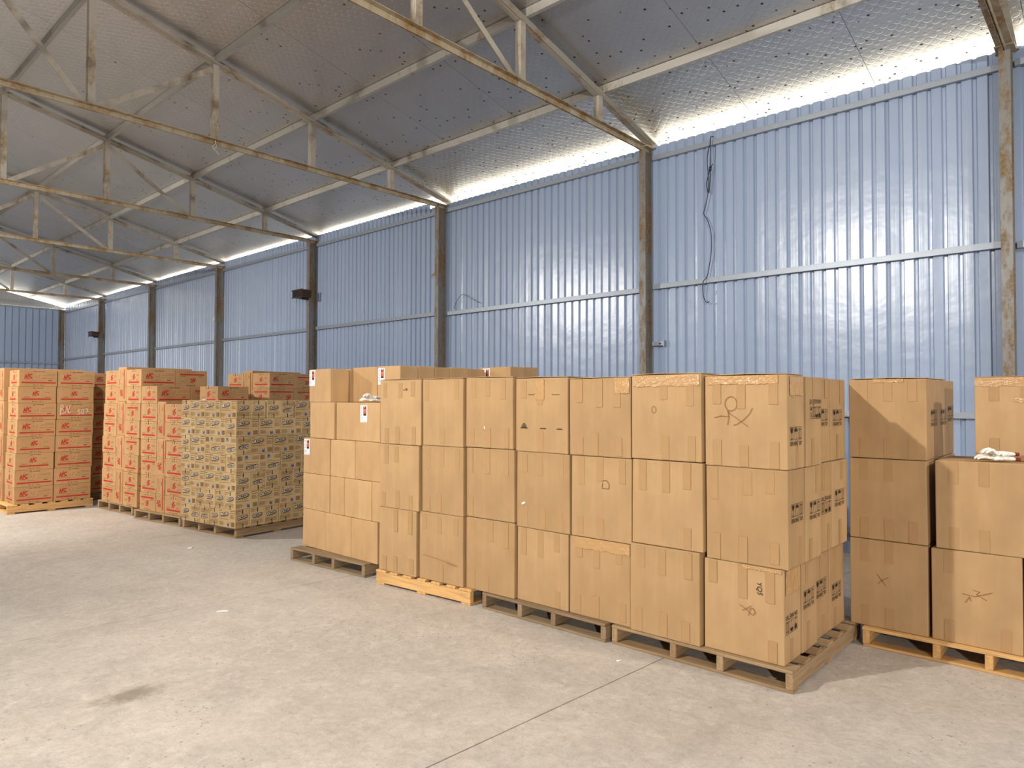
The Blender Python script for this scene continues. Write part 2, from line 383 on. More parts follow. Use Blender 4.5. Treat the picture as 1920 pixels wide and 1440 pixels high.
# columns
def column(y, label, full=True):
    m = MB(); a = 0.045; d = 0.16; t = 0.009
    prof = [(-a, 0), (a, 0), (a, t), (t / 2, t), (t / 2, d - t), (a, d - t), (a, d), (-a, d), (-a, d - t), (-t / 2, d - t), (-t / 2, t), (-a, t)]
    k = len(prof); H = 4.80
    m.add([(u, p, 0.012) for p, u in prof] + [(u, p, H) for p, u in prof], [(i, (i + 1) % k, (i + 1) % k + k, i + k) for i in range(k)] + [tuple(range(k)), tuple(range(2 * k - 1, k - 1, -1))])
    o = thing('steel_column', m.mesh('steel_column', [M_COL]), (7.55, y, 0), 0, label, 'column', 'steel columns along the blue wall')
    b = MB(); b.box((-.05, -.11, 0), (.19, .11, .0115)); put('base_plate', b.mesh('base_plate', [M_COL]), o)
    b = MB(); b.box((-.02, -.075, H + .0005), (.19, .075, H + .012)); put('cap_plate', b.mesh('cap_plate', [M_CHORD]), o)
    return o
CL = ['rust-streaked steel column nearest the right picture edge', 'steel column with small metal bracket, left of the hanging blue cable',
      'steel column with torn metal flap, second bay left of the hanging cable', 'steel column carrying the nearer brown box lamp',
      'steel column with a pale conduit up its left side', 'plain steel column between pale conduit and far brown box lamp',
      'far steel column carrying the smaller far brown box lamp', 'corner steel column where the blue side wall meets the far gable wall']
cols = [column(KY[i], CL[i]) for i in range(8)]
# trusses
def Lbar(name, p, q, parent, mat, leg=0.07, side=(0, 1, 0), t=0.007, flip=1):
    m = MB(); pr = [(0, 0), (leg, 0), (leg, t * flip), (t, t * flip), (t, leg * flip), (0, leg * flip)]
    m.prism(pr, p, q, side); return put(name, m.mesh(name, [mat]), parent)
zc = lambda x: ZT + SL * (XE - x) if x >= XR else ZT + SL * (XE - 2 * XR + x)
ZB = 1.6 + 0.41425 * 7.85
TL = {-3.2: 'steel roof truss behind the camera, beyond the picture edge', 0.82: 'roof truss ending on the column at the right picture edge',
      4.58: 'roof truss over the column beside the hanging blue cable', 8.46: 'rusty roof truss across the upper left with pale twine tied on',
      12.32: 'roof truss ending above the column with nearer brown box lamp', 16.40: 'roof truss ending above the column with pale conduit',
      20.52: 'shaded roof truss, second nearest the far gable wall', 24.64: 'shaded far roof truss nearest the far gable wall'}
def truss(y):
    t = empty('roof_truss', (0, y, 0)); t['label'] = TL[y]; t['category'] = 'truss'; t['group'] = 'steel roof trusses'
    xm = 2 * XR
    xs = NX + [xm - x for x in reversed(NX[:-1])]
    for s in (1, -1):
        f = (lambda x: x) if s == 1 else (lambda x: xm - x)
        Lbar('top_chord', (f(XE), 0.004, zc(XE) - .005), (f(XR), 0.004, zc(XR) - .005), t, M_TRUSS, 0.065, (0, 1, 0), .007, -s)
        Lbar('top_chord', (f(XE), -0.004, zc(XE) - .005), (f(XR), -0.004, zc(XR) - .005), t, M_TRUSS, 0.065, (0, -1, 0), .007, s)
        Lbar('bottom_chord', (f(XE - .1), 0.004, ZB - .03), (f(XR), 0.004, ZB - .03), t, M_CHORD, 0.06, (0, 1, 0), .007, s)
        Lbar('bottom_chord', (f(XE - .1), -0.004, ZB - .03), (f(XR), -0.004, ZB - .03), t, M_CHORD, 0.06, (0, -1, 0), .007, -s)
        for j in range(7):
            if s == -1 and j == 6: continue
            x = f(NX[j]); leg = 0.075
            Lbar('post', (x - .035, -.012, ZB - .02), (x - .035, -.012, zc(x) - .01), t, M_TRUSS, leg, (1, 0, 0), .007, 1)
        for a, b, ok in ((1, 2, y != 8.46), (3, 2, True), (3, 4, True), (5, 4, True), (5, 6, True)):
            if not ok: continue
            Lbar('diagonal', (f(NX[a]) + (.05 if b > a else -.05) * -s, .012, ZB), (f(NX[b]) + (.05 if b > a else -.05) * s, .012, zc(NX[b]) - .05), t, M_TRUSS, 0.065, (0, 1, 0), .007, 1 if b > a else -1)
        m = MB(); m.box((f(XE) - .14, -.09, ZB - .042), (f(XE) + .02, .09, ZB - .031)); put('heel_plate', m.mesh('heel_plate', [M_CHORD]), t)
    return t
for y in TY: truss(y)

# ------------------------------------------------------------------ print designs (flat ink a fraction of a millimetre proud)
TXT = {}
def text_mesh(s, shear=0.0, bold=0.0):
    k = (s, shear, bold)
    if k not in TXT:
        cu = bpy.data.curves.new('lettering', 'FONT'); cu.body = s; cu.size = 1; cu.shear = shear; cu.offset = bold; cu.resolution_u = 3
        ob = bpy.data.objects.new('lettering', cu); me = bpy.data.meshes.new_from_object(ob)
        vs = [(v.co.x, v.co.y) for v in me.vertices]; fs = [tuple(p.vertices) for p in me.polygons]
        bpy.data.objects.remove(ob); bpy.data.meshes.remove(me)
        xs = [v[0] for v in vs]; ysv = [v[1] for v in vs]
        TXT[k] = (vs, fs, min(xs), max(xs), min(ysv), max(ysv))
    return TXT[k]
class Ink:
    def __init__(s): s.mb = MB()
    def poly(s, pts, m=0, z=0.0): s.mb.add([(x, y, z) for x, y in pts], [tuple(range(len(pts)))], m); return s
    def rect(s, x0, y0, x1, y1, m=0, z=0.0): return s.poly([(x0, y0), (x1, y0), (x1, y1), (x0, y1)], m, z)
    def frame(s, x0, y0, x1, y1, t, m=0):
        return s.rect(x0, y0, x1, y0 + t, m).rect(x0, y1 - t, x1, y1, m).rect(x0, y0, x0 + t, y1, m).rect(x1 - t, y0, x1, y1, m)
    def text(s, t, cx, cy, w, h, m=0, z=0.0, rot=0.0, shear=0.0, bold=0.0):
        vs, fs, x0, x1, a, b = text_mesh(t, shear, bold); c, sn = math.cos(rot), math.sin(rot); out = []
        for x, y in vs:
            X, Y = ((x - x0) / (x1 - x0) - .5) * w, ((y - a) / (b - a) - .5) * h; out.append((cx + X * c - Y * sn, cy + X * sn + Y * c, z))
        s.mb.add(out, fs, m); return s
    def ell(s, cx, cy, a, b, m=0, z=0.0, rot=0.0, n=20, t0=0, t1=2 * math.pi):
        c, sn = math.cos(rot), math.sin(rot); full = abs(t1 - t0 - 2 * math.pi) < 1e-6
        ts = [t0 + (t1 - t0) * i / (n if full else n - 1) for i in range(n)]
        return s.poly([(cx + a * math.cos(t) * c - b * math.sin(t) * sn, cy + a * math.cos(t) * sn + b * math.sin(t) * c) for t in ts], m, z)
    def rib(s, pts, w, m=0, z=0.0):
        for (x0, y0), (x1, y1) in zip(pts, pts[1:]):
            dx, dy = x1 - x0, y1 - y0; l = math.hypot(dx, dy) or 1; nx, ny = -dy / l * w / 2, dx / l * w / 2
            s.poly([(x0 + nx, y0 + ny), (x0 - nx, y0 - ny), (x1 - nx, y1 - ny), (x1 + nx, y1 + ny)], m, z)
        return s
    def lines(s, x0, x1, y0, dy, k, t, m=0, jag=0.0):
        for i in range(k):
            xx = x0; y = y0 - dy * i
            while xx < x1 - .004:
                l = R.uniform(.008, .022); e = min(xx + l, x1 - R.uniform(0, jag)); s.rect(xx, y, max(e, xx + .002), y + t, m); xx += l + .003
        return s
    def mesh(s, name, mats):
        me = bpy.data.meshes.new(name); me.from_pydata(s.mb.v, [], s.mb.f)
        for m in mats: me.materials.append(m)
        me.polygons.foreach_set('material_index', s.mb.m); return me
def cap(ink, cx, cy, w, h, rot, m, z):
    """capsule"""
    c, sn = math.cos(rot), math.sin(rot); r = h / 2; p = []
    for i in range(9): t = -math.pi / 2 + math.pi * i / 8; p.append((w / 2 - r + r * math.cos(t), r * math.sin(t)))
    for i in range(9): t = math.pi / 2 + math.pi * i / 8; p.append((-w / 2 + r + r * math.cos(t), r * math.sin(t)))
    ink.poly([(cx + x * c - y * sn, cy + x * sn + y * c) for x, y in p], m, z)

def red_long(variant):
    k = Ink(); W_, H_ = 0.47, 0.235   # red 0, dark 1
    if variant == 0:
        k.text('AFC', -.125, .028, .105, .062, 0, 0, .12, .22, .055); k.rib([(-.165, -.012), (-.12, -.014), (-.075, .004)], .007, 0)
        k.rect(-.125, .069, -.112, .076, 0)
        k.rib([(-.035, .03), (-.028, .02), (-.024, .014)], .005, 1); k.rib([(-.012, -.004), (-.004, .004), (.016, .058)], .004, 1)
        k.lines(.10, .205, .058, .012, 1, .003, 1); k.lines(.05, .205, .040, .012, 1, .003, 1); k.lines(.03, .20, .002, .01, 1, .003, 1)
        k.lines(-.10, .03, -.030, .01, 1, .003, 1); k.rect(.115, -.034, .165, -.022, 1)
        k.poly([(-.205, -.070), (.208, -.070), (.213, -.044), (.205, -.051), (-.200, -.051)], 0)
    else:
        k.text('AFC', -.02, .025, .09, .055, 0, 0, .12, .22, .055); k.rib([(-.055, -.010), (-.018, -.012), (.02, .004)], .006, 0); k.rect(-.022, .062, -.010, .069, 0)
        k.lines(-.16, -.09, -.034, .01, 1, .006, 1); k.lines(.09, .16, -.030, .01, 2, .0035, 1); k.lines(.10, .155, .036, .01, 1, .005, 1)
        k.poly([(-.185, -.068), (.165, -.068), (.170, -.042), (.160, -.050), (-.185, -.050)], 0)
    k.poly([(-.055, .090), (-.030, .090), (-.024, .102), (-.048, .100)], 1); k.lines(-.01, .075, .092, .01, 1, .010, 1)
    k.rect(-.06, -.098, -.04, -.089, 1); k.rect(-.022, -.098, -.005, -.088, 1); k.rect(.006, -.098, .016, -.094, 1); k.rect(.026, -.098, .042, -.088, 1); k.rect(.052, -.098, .066, -.092, 1)
    return k.mesh('red_print', [M_REDINK, M_INKS])
def red_end():
    k = Ink()
    k.text('AFC', .0, .018, .085, .062, 0, 0, .38, .22, .055); k.rib([(-.03, -.02), (.0, -.022), (.03, -.004)], .006, 0)
    k.rect(-.155, -.070, .155, -.049, 0); k.lines(-.15, -.08, -.030, .01, 2, .004, 1); k.lines(.08, .15, .040, .012, 2, .004, 1); k.lines(.07, .14, -.03, .01, 1, .004, 1)
    k.poly([(-.06, .088), (-.035, .088), (-.03, .1), (-.053, .098)], 1); k.rect(.035, .088, .065, .096, 1); k.rect(-.09, -.095, -.07, -.087, 1); k.rect(-.045, -.096, -.03, -.087, 1); k.rect(.03, -.096, .05, -.087, 1); k.rect(.07, -.096, .085, -.088, 1)
    k.rib([(-.004, .117), (.004, .095), (-.003, .078)], .009, 2); k.rib([(.0, -.117), (-.006, -.1), (.004, -.088)], .008, 2)
    return k.mesh('red_print', [M_REDINK, M_INKS, M_SHADETAPE])
P_LONG = [red_long(0), red_long(1)]; P_END = red_end()
def oval_print(w, long):
    k = Ink()  # navy 0, cream 1, brown 2, blue 3, shaded tape 4
    a = .16
    if long: cx, cy, lw = -.06, .048, .155
    else: cx, cy, lw = -.005, .018, .125
    cap(k, cx + .004, cy - .005, lw + .012, .044, a, 2, 0); cap(k, cx, cy, lw + .006, .040, a, 0, .0004); cap(k, cx, cy, lw - .006, .029, a, 1, .0008)
    c, s = math.cos(a), math.sin(a); o = -(lw / 2 - .016)
    k.ell(cx + o * c, cy + o * s, .022, .022, 0, .0010); k.ell(cx + o * c, cy + o * s, .0165, .0165, 1, .0014); k.ell(cx + o * c, cy + o * s, .0085, .0085, 0, .0018)
    q = lw * .14; k.text('REO', cx + q * c, cy + q * s, lw * .62, .023, 0, .0012, a, 0, .05)
    k.lines(cx - .01, cx + lw * .45, cy - .036, .008, 1, .005, 2)
    if long:
        k.lines(-.145, -.10, .082, .01, 1, .008, 2); k.lines(.06, .145, .086, .01, 1, .007, 2); k.lines(.06, .14, .062, .01, 1, .006, 2)
        k.lines(.06, .145, .040, .009, 5, .004, 2, .03); k.lines(-.14, .03, -.012, .01, 1, .005, 2); k.lines(-.145, -.05, -.046, .009, 5, .004, 2, .03)
        k.poly([(-.002, -.045), (.010, -.052), (.024, -.052), (.036, -.045), (.034, -.088), (0, -.088)], 3); k.rect(.008, -.06, .026, -.056, 1, .0004)
        x = .075
        while x < .138: b = R.choice((.002, .003, .0045)); k.rect(x, -.088, x + b, -.036, 2); x += b + R.choice((.002, .003))
    else:
        k.lines(-.09, -.02, .082, .01, 1, .007, 2); k.lines(-.09, -.05, .062, .01, 1, .006, 2)
        k.lines(-.085, .085, -.036, .01, 5, .004, 2, .03); k.frame(-.09, -.092, -.012, -.052, .002, 2)
        k.rect(-.010, .055, .004, .101, 4); k.rib([(-.004, -.101), (.006, -.08), (-.006, -.07), (.004, -.055)], .010, 4)
    return k.mesh('blue_oval_print', [M_NAVY, M_CREAM, M_INKS, M_BLUEINK, M_SHADETAPE])
P_OL, P_OE = oval_print(.305, True), oval_print(.197, False)
def handling(word, four=False):
    k = Ink(); n_ = 4 if four else 3; w = .055 if not four else .044; g = .008 if not four else .005; tot = n_ * w + (n_ - 1) * g; x = -tot / 2
    order = 'guab' if four else 'gua'
    for ch in order:
        x0, x1 = x, x + w; cx = x + w / 2; k.frame(x0, -.012, x1, .060, .0022)
        if ch == 'g':
            k.poly([(cx - .016, .054), (cx - .004, .054), (cx, .046), (cx + .005, .054), (cx + .016, .054), (cx + .013, .034), (cx + .004, .024), (cx - .004, .024), (cx - .013, .034)]); k.rect(cx - .002, -.004, cx + .002, .026); k.rect(cx - .011, -.008, cx + .011, -.004)
        elif ch == 'u':
            k.ell(cx, .034, .021, .020, 0, 0, 0, 12, 0, math.pi); k.rect(cx - .0015, -.004, cx + .0015, .036); k.rect(cx - .0015, .052, cx + .0015, .058); k.rib([(cx, -.004), (cx + .005, -.007), (cx + .008, -.002)], .003)
        elif ch == 'a':
            for d in (-.010, .010): k.rect(cx + d - .002, .0, cx + d + .002, .044); k.poly([(cx + d - .006, .042), (cx + d + .006, .042), (cx + d, .055)])
            k.rect(cx - .018, -.007, cx + .018, -.003)
        else:
            k.rib([(cx - .004, .05), (cx + .006, .045), (cx - .002, .034), (cx + .006, .022)], .004); k.rect(cx - .008, -.004, cx + .008, .008)
        x += w + g
    k.text(word, 0, -.036, tot * 1.02, .034 if not four else .040, 0, 0, 0, 0, .012)
    return k.mesh('handling_marks', [M_INK])
P_H1, P_H2 = handling('XIN NHẸ TAY'), handling('HÀNG DỄ VỠ', True)
def sticker():
    k = Ink(); w, h = .105, .157
    k.rect(-w / 2, -h / 2, w / 2, h / 2, 0)
    k.rect(-.006, -.018, .038, .071, 1, .0004); k.rect(.010, .058, .022, .071, 0, .0008); k.ell(.016, .032, .016, .014, 2, .0008); k.ell(.018, .010, .012, .009, 2, .0008); k.rect(.0, -.016, .034, -.004, 4, .0008)
    for y in (.058, .044, .020, .004, -.014): k.rect(-.040, y, -.024, y + .007, 3, .0004)
    k.lines(-.045, .0, -.034, .008, 4, .003, 3); k.frame(.008, -.066, .044, -.030, .002, 3); k.lines(-.045, .045, -.073, .01, 1, .002, 3)
    return k.mesh('address_label', [M_PAPER, M_PHOTO1, M_PHOTO2, M_GREYINK, M_INK])
P_ST = sticker()

def on_face(face, dims, u=0.0, v=0.0, rot=0.0, off=0.0012):
    """local matrix of a flat print on a carton face; dims = (dx, dy, dz), carton origin at its base centre"""
    dx, dy, dz = dims
    if face == 'front': U, V, Nn, c = Vector((0, -1, 0)), Vector((0, 0, 1)), Vector((-1, 0, 0)), Vector((-dx / 2, 0, dz / 2))
    elif face == 'side': U, V, Nn, c = Vector((1, 0, 0)), Vector((0, 0, 1)), Vector((0, -1, 0)), Vector((0, -dy / 2, dz / 2))
    p = c + U * u + V * v + Nn * off
    U2, V2 = U * math.cos(rot) + V * math.sin(rot), V * math.cos(rot) - U * math.sin(rot)
    return Matrix(((U2.x, V2.x, Nn.x, p.x), (U2.y, V2.y, Nn.y, p.y), (U2.z, V2.z, Nn.z, p.z), (0, 0, 0, 1)))

CM = {}
def carton_mesh(dims, mat, wob=0.0, key=None):
    k = (tuple(round(d, 3) for d in dims), mat.name, key)
    if k in CM: return CM[k]
    dx, dy, dz = dims; bm = bmesh.new()
    vs = bmesh.ops.create_cube(bm, size=1)['verts']
    for v in vs:
        v.co = Vector((v.co.x * dx, v.co.y * dy, (v.co.z + .5) * dz))
        if wob: v.co += Vector((R.uniform(-wob, wob) * .5, R.uniform(-wob, wob) * .5, R.uniform(-wob, 0) if v.co.z > dz / 2 else 0))
    bmesh.ops.bevel(bm, geom=list(bm.edges), offset=min(.006, dz * .02 + .001), segments=2, affect='EDGES', profile=.5)
    me = bpy.data.meshes.new('carton'); bm.to_mesh(me); bm.free(); me.materials.append(mat); CM[k] = me
    return me
def carton(dims, loc, rz, mat, label, group, wob=0.0, key=None, name='carton'):
    return thing(name, carton_mesh(dims, mat, wob, key), loc, rz, label, 'box', group)

# ------------------------------------------------------------------ pallets
BM_ = {}
def board(L, w, t, mat):
    k = (round(L, 3), round(w, 3), round(t, 3), mat.name)
    if k not in BM_:
        bm = bmesh.new(); vs = bmesh.ops.create_cube(bm, size=1)['verts']
        for v in vs: v.co = Vector((v.co.x * L, v.co.y * w, (v.co.z + .5) * t))
        bmesh.ops.bevel(bm, geom=list(bm.edges), offset=.003, segments=1, affect='EDGES')
        me = bpy.data.meshes.new('board'); bm.to_mesh(me); bm.free(); me.materials.append(mat); BM_[k] = me
    return BM_[k]
def pallet(corner, theta, length, depth, label, mat=M_WOLD, open_front=True, stringers=(0.02, .40, .70, .98), deck=None, group='wooden pallets'):
    """corner = front right corner; local y runs along the front, local x into the stack"""
    t = empty('pallet', (corner[0], corner[1], 0), theta); t['label'] = label; t['category'] = 'pallet'
    if group: t['group'] = group
    tb, hs = .018, .087
    Lf, Ld = (length, depth) if open_front else (depth, length)
    # boards run along A (length Lf), stringers along B (length Ld)
    def place(name, me, a, b, z, along_a):
        # a: coordinate along the board run, b: along the stringer run
        x, y = (b, a) if open_front else (a, b)
        ang = math.pi / 2 if (along_a == open_front) else 0.0
        o = put(name, me, t, (x, y, z)); o.rotation_euler[2] = ang + R.uniform(-.006, .006)
    nb = 7; w = .098
    for i in range(nb):
        b = w / 2 + (Ld - w) * i / (nb - 1); ww = w + R.uniform(-.006, .006) if 0 < i < nb - 1 else .125
        if i == 0: b = ww / 2
        if i == nb - 1: b = Ld - ww / 2
        place('deck_board', board(Lf - R.choice((0, .004, .01)), ww, tb, mat if not deck else deck), Lf / 2, b, tb + hs, True)
    for f in stringers: place('stringer', board(Ld - .004, .042, hs - .0008, mat), min(max(Lf * f, .022), Lf - .022), Ld / 2, tb + .0004, False)
    for b in (.052, Ld * .5, Ld - .052): place('bottom_board', board(Lf - .006, .098, tb, mat), Lf / 2, b, 0, True)
    return t
PT = 0.123
pallet((3.835, 1.39), 0.0, 1.18, 1.25, 'weathered pallet under the nearest large cartons, front right of the long row', M_WOLD, True, (.018, .36, .62, .982))
pallet((3.815, 2.60), 0.01, 1.13, 1.2, 'weathered pallet under the middle of the large carton row', M_WGREY, True, (.018, .39, .66, .982))
pallet((3.785, 3.83), 0.083, 1.085, 1.0, 'pallet with solid yellow side board under the left large cartons', M_WNEW, False, (.02, .5, .98))
pallet((3.735, 5.13), 0.066, 1.13, 1.15, 'grey pallet under the stack of small plain cartons', M_WGREY, True, (.018, .40, .67, .982))
pallet((4.91, 0.10), 0.0, 1.235, 1.2, 'fresh pale pallet at the right picture edge', M_WNEW, True, (.018, .445, .66, .982))
pallet((3.79, 7.65), 0.122, 1.13, 1.12, 'pallet under the blue oval printed cartons', M_WOLD, True, (.018, .38, .68, .982))
pallet((3.665, 8.86), 0.140, 1.11, 1.05, 'pallet under the lower red printed stack, left of blue oval cartons', M_WOLD, True, (.018, .36, .66, .982))
pallet((3.575, 10.19), 0.083, 1.10, 1.1, 'pallet under the tall red printed stack, second stack from left', M_WOLD, True, (.018, .36, .66, .982))
pallet((2.44, 11.53), 0.0, 1.15, 1.06, 'pallet with orange-yellow side board under the leftmost red printed stack', M_WNEW, True, (.018, .5, .982))
pallet((3.66, 12.18), 0.0, 1.1, 1.1, 'pallet under the shaded cartons in the gap behind the leftmost stack', M_WGREY)
pallet((5.36, 9.81), 0.14, 1.12, 1.05, 'hidden pallet under the rear red printed stack', M_WGREY)
pallet((5.18, 4.42), 0.0, 1.1, 1.1, 'hidden pallet under the rear small plain cartons', M_WGREY)

# ------------------------------------------------------------------ large plain cartons, the long row
ORD = ['bottom', 'middle', 'top']
NTH = ['first', 'second', 'third', 'fourth', 'fifth', 'sixth', 'seventh', 'eighth', 'ninth', 'tenth']
BIG = {'A': (3.735, [(4.903, 4.416, .67, .119), (4.901, 4.39, 1.21, .669), (4.907, 4.374, 1.767, 1.22)]),
       'B': (3.775, [(4.444, 3.907, .674, .114), (4.414, 3.904, 1.22, .678), (4.405, 3.902, 1.768, 1.226)]),
       'C': (3.82, [(3.94, 3.405, .682, .124), (3.938, 3.412, 1.224, .686), (3.94, 3.424, 1.77, 1.231)]),
       'D': (3.85, [(3.426, 2.921, .659, .124), (3.423, 2.912, 1.214, .664), (3.434, 2.931, 1.761, 1.223)]),
       'E': (3.86, [(2.938, 2.436, .658, .122), (2.915, 2.426, 1.213, .667), (2.929, 2.438, 1.748, 1.222)]),
       'F': (3.84, [(2.419, 1.926, .684, .118), (2.406, 1.914, 1.22, .686), (2.404, 1.922, 1.761, 1.227)]),
       'G': (3.87, [(1.938, 1.452, .652, .128), (1.918, 1.427, 1.207, .661), (1.92, 1.424, 1.746, 1.213)])}
KS = list(BIG)
tape_me = {}
def tape(parent, dims, u, v, w, h, face='front', mat=M_TAPE, rot=0.0, name='packing_tape'):
    k = (round(w, 3), round(h, 3), mat.name)
    if k not in tape_me:
        m = MB(); m.box((-w / 2, -h / 2, -.002), (w / 2, h / 2, .0005)); tape_me[k] = m.mesh(name, [mat])
    v = max(-dims[2] / 2 + h / 2 + .006, min(dims[2] / 2 - h / 2 - .006, v)); lim = (dims[1] if face == 'front' else dims[0]) / 2 - w / 2 - .006
    return put(name, tape_me[k], parent, None, on_face(face, dims, max(-lim, min(lim, u)), v, rot, .0025))
GAPS = {}
for lv in range(3):
    for a, b in zip(KS, KS[1:]):
        GAPS[(a, b, lv)] = (BIG[a][1][lv][1] + BIG[b][1][lv][0]) / 2
EXTRA = {('A', 2): 'with small black figures near the top', ('D', 2): 'with three small black stamps', ('E', 1): 'with a hand-drawn letter D',
         ('G', 2): 'with a large hand-drawn loop and cross', ('G', 0): 'with torn tape and pen scribbles', ('E', 0): 'with glossy wrinkled tape along its top edge',
         ('D', 1): 'with a white paper scrap low left', ('B', 0): 'with a dark horizontal scuff', ('F', 2): 'with shiny tape across its top'}
def big_label(k, lv):
    i = KS.index(k); pos = ['leftmost', 'second', 'third', 'fourth', 'fifth', 'sixth', 'rightmost'][i]
    e = EXTRA.get((k, lv))
    s = f"large {ORD[lv]} carton in the {pos} column of the long front row"
    if e: s = f"{ORD[lv]} carton, {pos} column of the long row, {e}"
    return s
front = {}
for i, k in enumerate(KS):
    X, lv3 = BIG[k]; z = PT + .001
    tops = [(lv3[0][2] + lv3[1][3]) / 2, (lv3[1][2] + lv3[2][3]) / 2, lv3[2][2]]
    for lv in range(3):
        yl = GAPS[(KS[i - 1], k, lv)] - .0065 if i else lv3[lv][0]
        yr = GAPS[(k, KS[i + 1], lv)] + .0065 if i < 6 else lv3[lv][1]
        dz = tops[lv] - z - .001; dep = .26
        dims = (dep, yl - yr, dz); rz = {'A': .05, 'B': .05, 'C': .03}.get(k, R.uniform(-.008, .008))
        o = carton(dims, (X + dep / 2 + R.uniform(-.006, .006), (yl + yr) / 2, z), rz, M_BIG, big_label(k, lv), 'large plain cartons of the long front row', .004, (k, lv))
        front[(k, lv)] = (o, dims)
        for u in (-.36, -.02, .33):
            if R.random() < .9: tape(o, dims, (u + R.uniform(-.05, .05)) * dims[1], dz / 2 - .07 - R.uniform(0, .03), .05, R.choice((.13, .16, .19)))
            if R.random() < .8: tape(o, dims, (u + R.uniform(-.05, .05)) * dims[1], -dz / 2 + .065 + R.uniform(0, .02), .05, R.choice((.12, .15)))
        z = tops[lv]
# unseen back row, added to block light coming in behind the pallets
for i, k in enumerate(KS[:-1]):
    for lv in range(3):
        (_, d), z_ = front[(k, lv)], front[(k, lv)][0].location.z
        carton((.26, .49, d[2]), (4.80 if i > 1 else 4.60, BIG[k][1][1][1] + .285, z_), 0, M_BIG, 'large carton hidden at the back of the long row', 'hidden back row of large cartons', .002, 'back')
# the closing flaps lie a little proud of the top edge
def flaps(o, d, k_):
    rr = random.Random(k_)
    for sgn in (-1, 1):
        w = d[1] / 2 - .004; m = MB(); m.box((-d[0] / 2 + .003, 0, 0), (d[0] / 2 - .003, w, .004))
        f = put('top_flap', m.mesh('top_flap', [M_BIG]), o, (0, sgn * d[1] / 2 - (w if sgn > 0 else 0) + sgn * -.002, d[2] + .0004))
        f.rotation_euler = (0, 0, 0)
        if sgn > 0: f.location = (0, d[1] / 2 - .002, d[2] + .0004); f.rotation_euler = (rr.uniform(.004, .020), 0, math.pi)
        else: f.location = (0, -d[1] / 2 + .002, d[2] + .0004); f.rotation_euler = (rr.uniform(.004, .020), 0, 0)
for i, k in enumerate(KS): flaps(*front[(k, 2)], i)
# handwritten and printed marks on them
def mark(key, strokes, w, name='pen_marks', mat=M_PEN):
    o, d = front[key]; k = Ink()
    for s in strokes: k.rib(s, w)
    put(name, k.mesh(name, [mat]), o, None, on_face('front', d, 0, 0, 0, .0042))
circ = lambda cx, cy, a, b, n=18: [(cx + a * math.cos(t), cy + b * math.sin(t)) for t in [2 * math.pi * i / n for i in range(n + 1)]]
def px(b, pts):   # carton-face metres from a sketch grid of 160 x 180 units covering the face
    o, d = front[b]; return [((x / 160 - .5) * d[1], (.5 - y / 180) * d[2]) for x, y in pts]
mark(('G', 2), [px(('G', 2), p) for p in ([(54 + 12 * math.cos(t), 56 - 14 * math.sin(t)) for t in [2 * math.pi * i / 20 for i in range(21)]],
     [(47, 68), (52, 76), (62, 82), (76, 92), (88, 100)], [(59, 98), (66, 96), (78, 88), (90, 76), (96, 64)], [(20, 84), (34, 80), (50, 82)], [(47, 68), (50, 82), (47, 98)])], .004)
mark(('G', 0), [px(('G', 0), p) for p in ([(74, 80), (84, 84), (96, 92)], [(80, 90), (90, 84), (98, 78)], [(92, 98), (96, 84), (102, 82), (106, 90), (101, 95), (95, 93)])], .0035)
mark(('E', 1), [px(('E', 1), p) for p in ([(83, 52), (96, 50), (103, 58), (102, 68)], [(86, 56), (84, 68), (102, 68)])], .004, 'pen_marks', M_INKS)
mark(('F', 2), [px(('F', 2), circ(54, 74, 5, 7))], .003)
k = Ink(); k.text('YQ5', 0, 0, .07, .035, 0, 0, 0, .2); put('pen_marks', k.mesh('pen_marks', [M_INK]), front[('G', 0)][0], None, on_face('front', front[('G', 0)][1], .10, .14, -1.5, .0042))
k = Ink(); k.rect(-.022, -.008, -.014, .006).rect(.0, -.006, .008, .012).rect(.014, -.006, .022, .012); put('stamp', k.mesh('stamp', [M_INK]), front[('A', 2)][0], None, on_face('front', front[('A', 2)][1], .07, .19, 0, .0042))
k = Ink()
for cx, ws in ((-.16, ((.02, .03), (.04, .02), (.05, .008), (.07, 0))), (.02, ((.055, 0),)), (.17, ((.05, 0),))):
    for w, y in ws: k.rect(cx - w / 2, y, cx + w / 2, y + .006)
k.rect(-.12, .245, -.06, .248); k.rect(.10, .245, .17, .248)
put('stamp', k.mesh('stamp', [M_INK]), front[('D', 2)][0], None, on_face('front', front[('D', 2)][1], 0, -.10, 0, .0042))
for key, u, v, w, h, r in ((('D', 1), -.18, -.10, .034, .012, .4), (('C', 2), -.04, -.115, .008, .022, .4)):
    m = MB(); m.box((-w / 2, -h / 2, 0), (w / 2, h / 2, .0008)); put('paper_scrap', m.mesh('paper_scrap', [M_PAPER]), front[key][0], None, on_face('front', front[key][1], u, v, r, .003))
k = Ink(); k.rib([(-.2, .01), (-.08, .0), (.05, -.015), (.19, -.03)], .008); k.rib([(.08, -.02), (.16, -.03)], .018); put('scuff', k.mesh('scuff', [M_SCUFF]), front[('B', 0)][0], None, on_face('front', front[('B', 0)][1], 0, -.085, 0, .0034))
